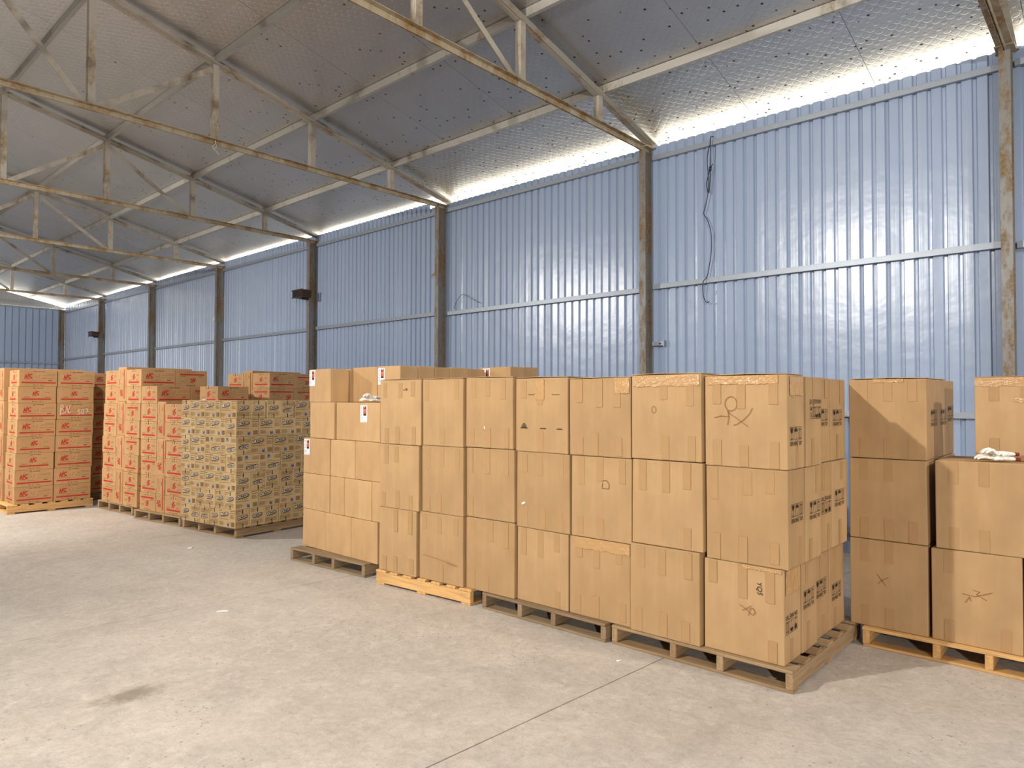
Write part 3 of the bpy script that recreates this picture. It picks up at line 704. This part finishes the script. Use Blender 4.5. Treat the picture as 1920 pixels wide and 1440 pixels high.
# crumpled clear tape along top edges
def crumple(parent, dims, u0, u1, v0, v1, seed, face='front'):
    rr = random.Random(seed); nx, ny = 26, 6; m = MB(); vs = []
    for j in range(ny + 1):
        for i in range(nx + 1):
            vs.append((u0 + (u1 - u0) * i / nx, v0 + (v1 - v0) * j / ny + (rr.uniform(-.004, .004) if j == 0 else 0), rr.uniform(.001, .0036)))
    m.add(vs, [(j * (nx + 1) + i, j * (nx + 1) + i + 1, (j + 1) * (nx + 1) + i + 1, (j + 1) * (nx + 1) + i) for j in range(ny) for i in range(nx)])
    me = bpy.data.meshes.new('clear_tape'); me.from_pydata(m.v, [], m.f); me.materials.append(M_CLEAR)
    put('clear_tape', me, parent, None, on_face(face, dims, 0, 0, 0, .0025))
for key, a, b, c_, d_ in ((('F', 2), -.48, .48, .36, .49), (('G', 2), -.46, .40, .40, .495), (('E', 0), -.42, .49, .36, .495), (('G', 0), .0, .48, .46, .495), (('D', 2), -.1, .06, .2, .48), (('E', 2), .25, .48, .30, .495)):
    o, d = front[key]; crumple(o, d, a * d[1], b * d[1], c_ * d[2], d_ * d[2], hash(key) % 99 if False else ord(key[0]) * 7 + key[1])
# the columns behind the front right one, each showing its narrow printed side
SX = [3.87, 4.137, 4.40, 4.67, 4.968]
zl = [PT + .001, (.652 + .661) / 2, (1.207 + 1.213) / 2, 1.746]
HM = {(0, 0): (3.944, .351, 1), (1, 0): (4.239, .421, 0), (2, 0): (4.508, .423, 0), (3, 0): (4.790, .350, 0),
      (0, 1): (4.010, .956, 0), (1, 1): (4.290, .942, 0), (2, 1): (4.545, .954, 1), (3, 1): (4.785, .960, 0),
      (0, 2): (3.997, 1.389, 0), (1, 2): (4.285, 1.550, 2), (2, 2): (4.524, 1.485, 0), (3, 2): (4.785, 1.480, 0)}
for lv in range(3):
    for c_ in range(4):
        if c_ == 0: o, d = front[('G', lv)]
        else:
            yr = BIG['G'][1][lv][1] + (0, -.004, .012, .008)[c_] + (.0 if lv != 2 else (0, -.006, .012, .012)[c_])
            d = (SX[c_ + 1] - SX[c_] - .006, .495, zl[lv + 1] - zl[lv] - .001 - (R.uniform(0, .008) if lv == 2 else 0))
            o = carton(d, ((SX[c_] + SX[c_ + 1]) / 2, yr + .2475, zl[lv]), R.uniform(-.006, .006), M_BIG,
                       f"{ORD[lv]} large carton, {NTH[c_]} from the front on the printed right end of the long row", 'large plain cartons of the long front row', .004, (c_, lv, 's'))
            front[('S', c_, lv)] = (o, d)
        cx, cz, inv = HM[(c_, lv)]
        u = max(-.02, min(.02, cx - (SX[c_] + SX[c_ + 1]) / 2))
        put('handling_marks', P_H2 if inv == 2 else P_H1, o, None, on_face('side', d, u, cz - (zl[lv] + d[2] / 2), math.pi if inv else 0, .0042))
        for v_ in (1, -1):
            tape(o, d, R.uniform(-.06, .06), v_ * (d[2] / 2 - .07), .045, R.choice((.12, .16)), 'side')
crumple(*front[('G', 2)], -.10, .10, .15, .255, 5, 'side'); crumple(*front[('G', 0)], -.11, .11, .12, .255, 6, 'side')

# ------------------------------------------------------------------ right-hand stack of large cartons
def rbox(x0, x1, yl, yr, z0, z1, label, key, rz=0.0, tapes=True):
    d = (x1 - x0, yl - yr, z1 - z0 - .001)
    o = carton(d, ((x0 + x1) / 2, (yl + yr) / 2, z0), rz, M_BIG, label, 'large plain cartons of the right-hand stack', .004, key)
    if tapes:
        for u in (-.3, .02, .33):
            if R.random() < .6: tape(o, d, u * d[1], d[2] / 2 - .07, .05, .14)
            if R.random() < .6: tape(o, d, u * d[1], -d[2] / 2 + .065, .05, .13)
    front[key] = (o, d); return o, d
z0 = PT + .001
rbox(4.955, 5.22, 1.417, .964, z0, .692, 'bottom left carton of the right-hand stack, with a small pen cross', 'H0')
rbox(4.955, 5.22, 1.417, .964, .692, 1.222, 'middle left carton of the right-hand stack, in shadow', 'H1')
rbox(4.955, 5.34, 1.417, .962, 1.222, 1.741, 'top left carton of the right-hand stack, crossed by a diagonal shadow', 'H2')
rbox(5.35, 5.60, 1.40, .962, z0, 1.222, 'tall hidden carton behind the left column of the right-hand stack', 'H3', 0, False)
rbox(5.355, 5.60, 1.40, .964, 1.222, 1.743, 'second carton back along the printed end of the right-hand stack', 'H4', 0, False)
rbox(5.61, 5.86, 1.40, .962, z0, 1.222, 'tall hidden carton at the back of the right-hand stack', 'H6', 0, False)
rbox(5.612, 5.855, 1.40, .966, 1.222, 1.741, 'third carton back along the printed end of the right-hand stack', 'H5', 0, False)
rbox(4.955, 5.40, .944, .489, z0, .690, 'bottom carton beside the picture edge, right-hand stack, with faint pen scribble', 'I0')
rbox(4.955, 5.40, .919, .432, .690, 1.234, 'middle carton at the picture edge with white gloves lying on it', 'I1')
rbox(5.15, 5.40, .734, .230, 1.234, 1.745, 'top right carton with glossy taped edge, standing behind the white gloves', 'I2', -.02)
rbox(4.96, 5.40, .472, -.02, z0, .690, 'bottom carton mostly beyond the right picture edge', 'J0')
for key, u, v in (('H2', .02, .0), ('H4', .0, .0), ('H5', .0, .02)):
    put('handling_marks', P_H1, front[key][0], None, on_face('side', front[key][1], u, v, 0, .0042))
for q_, k in enumerate(('H2', 'H4', 'I2')): flaps(*front[k], 20 + q_)
crumple(*front['I2'], -.25, .25, .20, .254, 11); crumple(*front['I2'], -.05, .25, .10, .13, 12); crumple(*front['H2'], -.08, .10, .235, .258, 13)
front[('H', 0)] = front['H0']; front[('I', 0)] = front['I0']
mark(('H', 0), [px(('H', 0), p) for p in ([(58, 70), (68, 82), (76, 92)], [(60, 90), (68, 82), (82, 74)])], .0035)
mark(('I', 0), [px(('I', 0), p) for p in ([(56, 82), (80, 84), (110, 72)], [(62, 98), (70, 86), (72, 94)], [(76, 72), (88, 74), (82, 80), (100, 88)])], .0035)

# ------------------------------------------------------------------ small plain cartons
GS = 'small plain cartons'
sm = {}
def small(x0, x1, yl, yr, z0, z1, label, key=None, rz=0.0, group=GS):
    d = (x1 - x0 - .004, yl - yr - .004, z1 - z0 - .001)
    o = carton(d, ((x0 + x1) / 2, (yl + yr) / 2, z0), rz, M_SMALL, label, group, .003, ('sm', round(x0, 2), round(yl, 2), round(z0, 2)))
    if key: sm[key] = (o, d)
    return o, d
ZS = [PT + .001, .500, .858, 1.214, 1.571, 1.905]
SN = 'of the small plain carton stack'
rows = [[(6.265, 5.850), (5.850, 5.430), (5.430, 5.030)],
        [(6.270, 6.030), (6.030, 5.790), (5.785, 5.550), (5.550, 5.330), (5.330, 5.120), (5.120, 5.0)],
        [(6.255, 5.785), (5.780, 5.380), (5.380, 5.0)],
        [(6.140, 5.715), (5.690, 5.300), (5.300, 5.0)]]
RW = ['bottom row', 'second row up', 'third row up', 'fourth row up']
for r_, row in enumerate(rows):
    for i, (a, b) in enumerate(row):
        pos = NTH[i] + ' from left'
        extra = ''
        if (r_, i) == (2, 0): extra = ', with white picture label'
        if (r_, i) == (3, 2): extra = ', with white picture label'
        small(3.80 + R.uniform(-.004, .004), 4.025, a, b, ZS[r_], ZS[r_ + 1], f"small carton, {pos} in {RW[r_]} of small stack{extra}", (r_, i))
small(3.80, 4.02, 6.165, 5.790, ZS[4], ZS[5] - .006, 'topmost front carton of the small plain stack, white picture label', 'top_a')
small(4.03, 4.255, 6.14, 5.80, ZS[4], ZS[5], 'carton just behind the topmost labelled front carton of the small stack', 'top_a2')
small(4.06, 4.285, 5.790, 5.395, ZS[4], ZS[5] + .012, 'top carton set back behind the bundled white gloves, half in shadow', 'top_b')
TX = [4.06, 4.286, 4.49, 4.70, 4.96, 5.19]
NM = ['top carton right of the white glove bundle, with white picture label', 'first plain carton behind the labelled one along the top right row', 'second plain carton behind the labelled one along the top right row',
      'third plain carton behind the labelled one along the top right row', 'fourth plain carton behind the labelled one along the top right row']
for i in range(5):
    small(TX[i], TX[i + 1], 5.388, 5.05, ZS[4], ZS[5] + .012 + (.004 if i % 2 else 0), NM[i], 'top_%d' % i)
HID = 'small plain carton hidden inside the small carton stack'
for r_ in range(4):
    small(4.03, 4.29, 6.13, 5.60, ZS[r_], ZS[r_ + 1], HID, group='hidden small plain cartons'); small(4.03, 4.29, 5.59, 5.05, ZS[r_], ZS[r_ + 1], HID, group='hidden small plain cartons')
    for a, b in ((4.30, 4.72), (4.73, 5.16)): small(a, b, 5.45, 5.05, ZS[r_], ZS[r_ + 1], HID, group='hidden small plain cartons')
for r_ in range(4): small(5.25, 5.70, 5.19, 4.745, PT + .001 + .363 * r_, PT + .001 + .363 * (r_ + 1), HID, group='hidden small plain cartons')
small(5.25, 5.475, 5.19, 4.745, PT + .001 + .363 * 4, 1.942, 'rear small carton with picture label peeking above the third large column', 'rear_a')
small(5.48, 5.70, 5.19, 4.75, PT + .001 + .363 * 4, 1.946, 'rearmost small carton visible above the third and fourth large columns', 'rear_b')
for key, u, v in (('top_a', -.128, .075), ('top_0', -.108, .075), ((3, 2), -.088, .075), ((2, 0), -.165, .085), ('rear_a', -.12, .09)):
    o, d = sm[key]; put('address_label', P_ST, o, None, on_face('front', d, u, v, .01, .0035))

# ------------------------------------------------------------------ red printed cartons
RD = {'end': P_END, 'l0': P_LONG[0], 'l1': P_LONG[1]}
class Frame:
    def __init__(s, o, th): s.o, s.th = Vector((o[0], o[1], 0)), th; s.e1 = Vector((-math.sin(th), math.cos(th), 0)); s.e2 = Vector((math.cos(th), math.sin(th), 0))
    def p(s, v, u, z): q = s.o + s.e2 * v + s.e1 * u; return (q.x, q.y, z)
def red_box(F, v0, v1, u0, u1, z0, z1, label, group, front_p=None, side_p=None, jit=.003):
    d = (v1 - v0 - .005, u1 - u0 - .005, z1 - z0 - .001)
    o = carton(d, F.p((v0 + v1) / 2 + R.uniform(-jit, jit), (u0 + u1) / 2, z0), F.th + R.uniform(-.01, .01), M_RED, label, group, 0, None, 'printed_carton')
    for face, p in (('front', front_p), ('side', side_p)):
        if p:
            nm, rot = p; w = {'end': .36, 'l0': .45, 'l1': .45}[nm]
            put('red_print', RD[nm], o, None, on_face(face, d, 0, 0, rot, .0016))
            fw_ = d[1] if face == 'front' else d[0]
    return o, d
PI = math.pi; LH = .235
LAY = lambda k, n: 'top' if k == n - 1 else 'bottom' if k == 0 else NTH[n - 1 - k] + ' from top'
# leftmost stack: faces the camera with its long sides
F1 = Frame((2.52, 11.55), 0.0); G1 = 'red printed cartons of the leftmost stack'
vl = [0, 0, 1, 1, 0, 0, 1, 0][::-1]
kinds_l = {7: 'l0', 6: 'l1', 5: 'l0', 4: 'l0', 3: 'l1', 2: 'l1', 1: 'l0', 0: 'l0'}; kinds_r = {7: 'l0', 6: 'l1', 5: 'l0', 4: 'l0', 3: 'l0', 2: 'l0', 1: 'l0', 0: 'l0'}
lift = PT + .001
for k_ in range(8):
    z_ = lift + LH * k_; s_ = .034 * k_ / 7 + R.uniform(-.006, .006)
    red_box(F1, s_, s_ + .468, 0, .54, z_, z_ + LH, f"red printed carton, {LAY(k_, 8)}, left column of the leftmost stack", G1, ('end', 0), (kinds_l[k_], 0), .0)
    s2 = .474 + .028 * k_ / 7 + R.uniform(-.004, .008)
    s2 = max(s2, s_ + .472)
    o, d = red_box(F1, s2, s2 + .478, 0, .54, z_, z_ + LH, f"red printed carton, {LAY(k_, 8)}, right column of the leftmost stack" + (', chalked BN 507' if k_ == 5 else ''), G1, None, (kinds_r[k_], 0), .0)
    if k_ == 5:
        q = Ink()
        for st in ([(-.19, .09), (-.196, -.06)], [(-.19, .09), (-.165, .085), (-.16, .05), (-.19, .03)], [(-.19, .03), (-.155, .02), (-.15, -.02), (-.185, -.045)], [(-.135, -.03), (-.115, .08)], [(-.115, .08), (-.10, -.02)], [(-.10, -.02), (-.075, .085)], [(-.10, -.02), (-.06, -.01)],
                   [(.06, .02), (.035, .02), (.035, -.01), (.055, -.015), (.05, -.045), (.02, -.05)], circ(.09, -.01, .016, .035, 12), [(.12, .03), (.16, .035), (.135, -.045)], [(.125, -.01), (.175, -.01)]):
            q.rib(st, .0055)
        put('chalk_writing', q.mesh('chalk_writing', [M_CHALK]), o, None, on_face('side', d, .0, 0, 0, .003))
for c_ in range(2):
    for k_ in range(4):
        a = -.025 + .525 * c_
        red_box(F1, a, a + .52, .55, .785, lift + .48 * k_, lift + .48 * (k_ + 1), f"red printed carton standing on end behind the leftmost stack, {'left' if c_ == 0 else 'right'}, {LAY(k_, 4)}", G1, ('l0', PI / 2) if c_ == 0 else None)
# generic two-strip stacks with a strip of cartons on end between them
def red_stack(F, ws, n1, n3, nv, nm, inv1, inv3, deep, group, lean=0.0, extra3=0):
    e3, ev, e1 = ws; D = .466
    for c_ in range(deep):
        v0 = D * c_
        for k_ in range(n1):
            z_ = lift + LH * k_; s = lean * (1 - min(k_ // 2, 3) / 3.5)
            vis = c_ == 0 or k_ == n1 - 1
            lb = f"red printed carton, {LAY(k_, n1)}, left strip of {nm}" if c_ == 0 else f"red printed carton, top, left strip of {nm}, {NTH[c_]} one back"
            if not vis: lb = f"red printed carton hidden inside {nm}"
            red_box(F, v0, v0 + D, e3 + ev + s, e3 + ev + e1 + s, z_, z_ + LH, lb, group if vis else 'hidden cartons inside ' + nm, ('end', PI if k_ in inv1 else 0) if c_ == 0 else None, ('l0' if c_ != 1 else 'l1', PI if c_ % 2 else 0) if k_ >= n1 - 2 and n1 <= 7 else None, .006 if c_ == 0 else 0)
        for k_ in range(nv):
            z_ = lift + .48 * k_; s = lean * (1 - k_ / 3.5)
            vis = c_ == 0 or k_ == nv - 1
            lb = f"red printed carton on end, {LAY(k_, nv)}, middle strip of {nm}" if c_ == 0 else f"red printed carton on end, top, middle strip of {nm}, {NTH[c_]} one back"
            if not vis: lb = f"red printed carton hidden inside {nm}"
            red_box(F, v0, v0 + D, e3 + s, e3 + ev + s, z_, z_ + .48, lb, group if vis else 'hidden cartons inside ' + nm, ('l0', PI / 2) if c_ == 0 else None, None, .004 if c_ == 0 else 0)
        for k_ in range(n3 + (extra3 if c_ == 1 else 0)):
            z_ = lift + LH * k_; s = lean * (1 - min(k_ // 2, 3) / 3.5)
            top = k_ == n3 + (extra3 if c_ == 1 else 0) - 1
            vis = c_ == 0 or top
            lb = f"red printed carton, {LAY(k_, n3)}, right strip of {nm}" if c_ == 0 else f"red printed carton, top, right strip of {nm}, {NTH[c_]} one back"
            if not vis: lb = f"red printed carton hidden inside {nm}"
            red_box(F, v0 + (.0 if not (extra3 and c_ == 1) else 0), v0 + D, s, e3 + s, z_, z_ + LH, lb, group if vis else 'hidden cartons inside ' + nm, ('end', PI if k_ in inv3 else 0) if (c_ == 0 or top) else None, ('l0' if c_ != 1 or extra3 else 'l1', PI if (c_ == 1 and not extra3) or (c_ == 0 and k_ == n3 - 2) else 0), .006 if c_ == 0 else 0)
F2 = Frame((3.578, 9.945), math.radians(4)); F3 = Frame((3.694, 8.871), math.radians(8)); F4 = Frame((5.36, 9.81), math.radians(8))
red_stack(F2, (.445, .262, .434), 8, 8, 4, 'the tall second stack', {0, 4}, {0, 3, 5}, 2, 'red printed cartons of the tall second stack', .09)
red_stack(F3, (.413, .207, .394), 7, 6, 3, 'the lower third stack', {0, 2}, set(), 2, 'red printed cartons of the lower third stack', 0.0, 1)
red_stack(F4, (.42, .225, .42), 8, 8, 4, 'the rear red stack', set(), {6}, 2, 'red printed cartons of the rear stack')
F5 = Frame((3.66, 12.20), 0.0)
for k_ in range(8): red_box(F5, 0, .466, 0, .40, lift + LH * k_, lift + LH * (k_ + 1), f"shaded red printed carton, {LAY(k_, 8)}, in the gap behind the leftmost stack", 'red printed cartons in the dark gap', None, ('l0', 0))

# ------------------------------------------------------------------ blue oval printed cartons
FO = Frame((3.752, 7.597), math.radians(8)); OH = (1.585 - lift) / 7; OL_, OE_ = .305, .197
OG = 'cartons with blue oval print'
frontp = {6: 'LLLe', 5: 'eLLL', 4: 'LIIe', 3: 'iLLL', 2: 'LLLi', 1: 'eeeeL', 0: 'Leiie'}
sidep = {6: 'eeeiL', 5: 'LLLe', 4: 'iLLL', 3: 'IILe', 2: 'eieie', 1: 'LLLe', 0: 'eeeeL'}
frontp[4] = 'IILe'; frontp[6] = 'LLLe'
ONAME = {6: 'top', 5: 'second', 4: 'third', 3: 'fourth', 2: 'fifth', 1: 'sixth', 0: 'bottom'}
def oval_box(v0, dv, u0, du, z, label, fp=None, sp=None, group=OG):
    d = (dv - .003, du - .003, OH - .001)
    o = carton(d, FO.p(v0 + dv / 2 + R.uniform(-.003, .003), u0 + du / 2 + R.uniform(-.002, .002), z), FO.th + R.uniform(-.006, .006), M_OVAL, label, group, 0, None, 'printed_carton')
    for face, ch in (('front', fp), ('side', sp)):
        if ch: put('blue_oval_print', P_OL if ch in 'LI' else P_OE, o, None, on_face(face, d, 0, 0, PI if ch in 'Ii' else 0, .0014))
for k_ in range(7):
    z_ = lift + OH * k_; u = 0.0
    for i, ch in enumerate(frontp[k_]):
        long = ch in 'LI'; du, dv = (OL_, OE_) if long else (OE_, OL_)
        sp = sidep[k_][0] if i == 0 else None
        pos = 'at the near corner' if i == 0 else f"{NTH[i]} left of the near corner" if i > 1 else 'next left of the near corner'
        oval_box(0, dv, u, du, z_, f"blue oval printed carton, {ONAME[k_]} layer, aisle side, {pos}", ch, sp); u += du + .001
    v = OE_ if frontp[k_][0] in 'LI' else OL_
    v += .001
    for i, ch in enumerate(sidep[k_][1:], 1):
        long = ch in 'LI'; dv, du = (OL_, OE_) if long else (OE_, OL_)
        oval_box(v, dv, 0, du, z_, f"blue oval printed carton, {ONAME[k_]} layer, right side, {NTH[i]} from the near corner" if i > 1 else f"blue oval printed carton, {ONAME[k_]} layer, right side, next to the near corner", None, ch); v += dv + (.012 if k_ == 6 and i in (1, 3) else .001)
# hidden middle cartons carrying the flat top of that stack
for i in range(2):
    for j in range(2):
        oval_box(.33 + .30 * j, .29, .32 + .31 * i, .305, lift + OH * 6, 'blue oval carton in the middle of the flat top', None, None, 'middle top cartons of the blue oval stack')

# ------------------------------------------------------------------ small things
def blob(name, pts, radii, mat, parent=None, flat=1.0):
    me = bpy.data.meshes.new(name); bm = bmesh.new(); prev = None
    sk = bm.verts.layers.skin.verify()
    for p, r_ in zip(pts, radii):
        v = bm.verts.new(p); v[sk].radius = r_ if isinstance(r_, tuple) else (r_, r_ * flat)
        if prev: bm.edges.new((prev, v))
        else: v[sk].use_root = True
        prev = v
    bm.to_mesh(me); bm.free(); me.materials.append(mat)
    o = put(name, me, parent); a = o.modifiers.new('skin', 'SKIN'); a.use_smooth_shade = True
    b = o.modifiers.new('sub', 'SUBSURF'); b.levels = 2; b.render_levels = 2
    return o
def gloves(loc, rz, label, s=1.0, cuffpos=0):
    g = empty('work_gloves', loc, rz); g['label'] = label; g['category'] = 'gloves'; g.scale = (s, s, s)
    for k_, (ang, ox, oy, oz) in enumerate(((0.0, 0, 0, 0), (0.5, .012, -.012, .026))):
        ca, sa = math.cos(ang), math.sin(ang)
        def T(pts): return [(ox + x * ca - y * sa, oy + x * sa + y * ca, z + oz + (.012 * k_ if y > .05 else 0)) for x, y, z in pts]
        blob('palm', T([(0, -.085, .016), (0, -.05, .018), (0, -.01, .021), (0, .03, .020), (0, .05, .018)]), [(.026, .013), (.025, .014), (.036, .018), (.038, .017), (.034, .014)], M_GLOVE, g)
        for f in range(4):
            fx = -.027 + .018 * f; ln = (.075, .088, .084, .066)[f]; cu = .010 + .006 * ((f + k_) % 3)
            blob('finger', T([(fx * .9, .038, .018), (fx, .038 + ln * .45, .018 + cu), (fx * 1.05, .038 + ln * .8, .016 + cu * .6), (fx * 1.05, .038 + ln, .012)]), [.0095, .0098, .009, .007], M_GLOVE, g)
        blob('finger', T([(-.03, -.015, .018), (-.050, .010, .020), (-.056, .034, .015)]), [.011, .0105, .008], M_GLOVE, g)
        m = MB(); m.tube(T([(0, -.086, .016), (0, -.106, .015)]), .0115, 10); put('cuff_band', m.mesh('cuff_band', [M_CUFF], True), g)
    return g
gloves((3.885, 5.22, ZS[4] + .002), math.radians(62), 'bundled white knit gloves on top of the small plain cartons', 1.0)
gloves((5.03, .60, 1.236), math.radians(15), 'white knit gloves lying flat on the right-hand carton stack', 1.0)

def lamp_box(col, y, z, label):
    o = empty('box_lamp', (7.53, y, z)); o['label'] = label; o['category'] = 'lamp'
    m = MB(); m.box((-.20, -.17, -.07), (-.005, .21, .075)); m.box((-.21, -.18, .06), (-.20, .22, .085)); m.box((-.21, -.18, -.08), (-.20, .22, -.06)); put('housing', m.mesh('housing', [M_BROWN]), o)
    m = MB(); m.box((-.203, -.155, -.055), (-.2005, .195, .058)); put('front_glass', m.mesh('front_glass', [M_BROWNIN]), o)
    m = MB(); m.box((-.11, -.02, -.105), (.015, .03, -.0705)); put('bracket', m.mesh('bracket', [M_BROWN]), o)
lamp_box(cols[3], 12.33, 3.70, 'brown box lamp on the nearer column, dark front glass')
lamp_box(cols[6], 24.65, 3.66, 'smaller-looking far brown box lamp near the far gable wall')
# hanging cable
o = empty('hanging_cable', (7.70, 3.72, 4.70)); o['label'] = 'dark blue cable hanging knotted from the top girt of the near bay'; o['category'] = 'cable'
cb = [(0, .0, -.0), (-.02, .03, -.12), (-.02, .04, -.25), (-.015, .03, -.45), (-.015, .035, -.62), (-.015, .07, -.78), (-.015, .09, -.86), (-.015, .04, -.95), (-.012, .0, -1.1), (-.012, -.005, -1.3), (-.012, .02, -1.48), (-.015, .05, -1.62), (-.062, .075, -1.68), (-.062, .085, -1.75), (-.03, .09, -1.86), (-.02, .06, -1.93), (-.02, .02, -1.925)]
def smooth(pts, n_=4):
    P = [Vector(p) for p in pts]; out = []
    for i in range(len(P) - 1):
        a, b, c_, d = P[max(i - 1, 0)], P[i], P[i + 1], P[min(i + 2, len(P) - 1)]
        for k_ in range(n_):
            t = k_ / n_; out.append(.5 * ((2 * b) + (c_ - a) * t + (2 * a - 5 * b + 4 * c_ - d) * t * t + (3 * b - a - 3 * c_ + d) * t ** 3))
    return out + [P[-1]]
m = MB(); m.tube(smooth(cb), .0055); put('cable_tail', m.mesh('cable_tail', [M_CABLE], True), o)
m = MB(); m.tube(smooth([(0, -.03, .05), (-.06, -.02, .02), (-.03, -.01, -.2), (-.02, -.0, -.32), (-.02, .02, -.62), (-.02, .05, -.5), (-.02, .0, -.33), (-.02, -.03, -.28)]), .006); put('cable_loop', m.mesh('cable_loop', [M_CABLE], True), o)
m = MB(); m.tube([(-.02, .005, -.36), (-.02, .0, -.31)], .016, 8); put('cable_knot', m.mesh('cable_knot', [M_CABLE], True), o)
# thin wire on the wall, second bay
m = MB(); m.tube(smooth([(7.70, 8.20, 3.08), (7.69, 8.10, 3.22), (7.69, 7.97, 3.29), (7.70, 7.78, 3.20), (7.72, 7.62, 3.12)]), .004)
thing('loose_wire', m.mesh('loose_wire', [M_GREYCABLE], True), (0, 0, 0), 0, 'thin grey wire bent over the mid girt beside a column', 'wire')
# small bracket at the column left of the cable
o = empty('wall_bracket', (7.70, 4.44, 2.31)); o['label'] = 'small pale metal bracket beside the column, left of the hanging cable'; o['category'] = 'bracket'
m = MB(); m.box((-.01, -.07, -.025), (.03, .09, .025)); put('arm', m.mesh('arm', [M_GIRT]), o)
m = MB(); m.box((-.012, -.085, -.04), (.034, -.072, .04)); put('end_plate', m.mesh('end_plate', [M_GIRT]), o)
m = MB(); m.tube([(-.02, -.03, 0), (-.01, -.03, 0)], .012, 8); put('bolt', m.mesh('bolt', [M_BROWN]), o)
# conduit
o = empty('wall_conduit', (7.60, 16.49, 0)); o['label'] = 'pale plastic conduit with small junction box on a far column'; o['category'] = 'conduit'
m = MB(); m.box((-.02, -.012, .02), (.01, .035, 3.48)); put('trunking', m.mesh('trunking', [M_CONDUIT]), o)
m = MB(); m.box((-.05, -.03, 3.482), (.02, .06, 3.57)); put('junction_box', m.mesh('junction_box', [M_CONDUIT]), o)
# torn metal flap on the third column
m = MB(); m.add([(7.56, 8.515, 3.66), (7.58, 8.60, 3.63), (7.60, 8.66, 3.60), (7.58, 8.62, 3.66), (7.60, 8.56, 3.70), (7.58, 8.515, 3.70)], [(0, 1, 4, 5), (1, 2, 3, 4)])
m.add([(x + .002, y_, z_ + .006) for x, y_, z_ in m.v], [(5, 4, 1, 0), (4, 3, 2, 1)])
thing('metal_flap', m.mesh('metal_flap', [M_CHORD]), (0, 0, 0), 0, 'bent rusty metal flap sticking out of the third column', 'metal scrap')
# twine on the truss
m = MB(); m.tube(smooth([(3.86, 8.445, 4.86), (3.85, 8.43, 4.79), (3.87, 8.43, 4.74), (3.83, 8.42, 4.69)]), .004); m.tube(smooth([(3.83, 8.44, 4.86), (3.86, 8.43, 4.78), (3.82, 8.43, 4.72), (3.88, 8.42, 4.66), (3.89, 8.42, 4.63)]), .004)
thing('twine', m.mesh('twine', [M_TWINE], True), (0, 0, 0), 0, 'pale twine end hanging from the rusty truss at upper left', 'string')
# litter on the floor
def scrap(x, y, label, pts):
    m = MB(); k_ = len(pts); m.add([(a, b, .0015) for a, b in pts] + [(a, b, .005 + .003 * (i % 2)) for i, (a, b) in enumerate(pts)], [tuple(range(k_ - 1, -1, -1)), tuple(range(k_, 2 * k_))] + [(i, (i + 1) % k_, (i + 1) % k_ + k_, i + k_) for i in range(k_)])
    thing('paper_scrap', m.mesh('paper_scrap', [M_PAPER]), (x, y, 0), R.uniform(0, 3), label, 'litter')
scrap(3.22, 7.53, 'white paper scrap on the floor in front of the blue oval stack', [(-.04, -.02), (.0, -.03), (.03, .0), (.05, .03), (.0, .025), (-.02, .01)])
scrap(2.436, 5.11, 'thin white paper strip on the open floor in mid aisle', [(-.04, -.006), (.0, -.012), (.045, .0), (.04, .008), (.0, .0), (-.04, .006)])
scrap(3.607, 2.36, 'tiny white scrap on the floor before the middle pallet', [(-.016, -.006), (.012, -.008), (.02, .006), (.0, .004), (-.014, .006)])
m = MB(); m.box((-.05, -.02, 0), (.05, .02, .012)); m.box((-.03, -.028, .0125), (.06, .012, .016))
thing('paper_slip', m.mesh('paper_slip', [M_PAPER]), FO.p(.10, .80, 1.5855), 1.2, 'folded pale paper slip lying on the blue oval stack', 'litter')
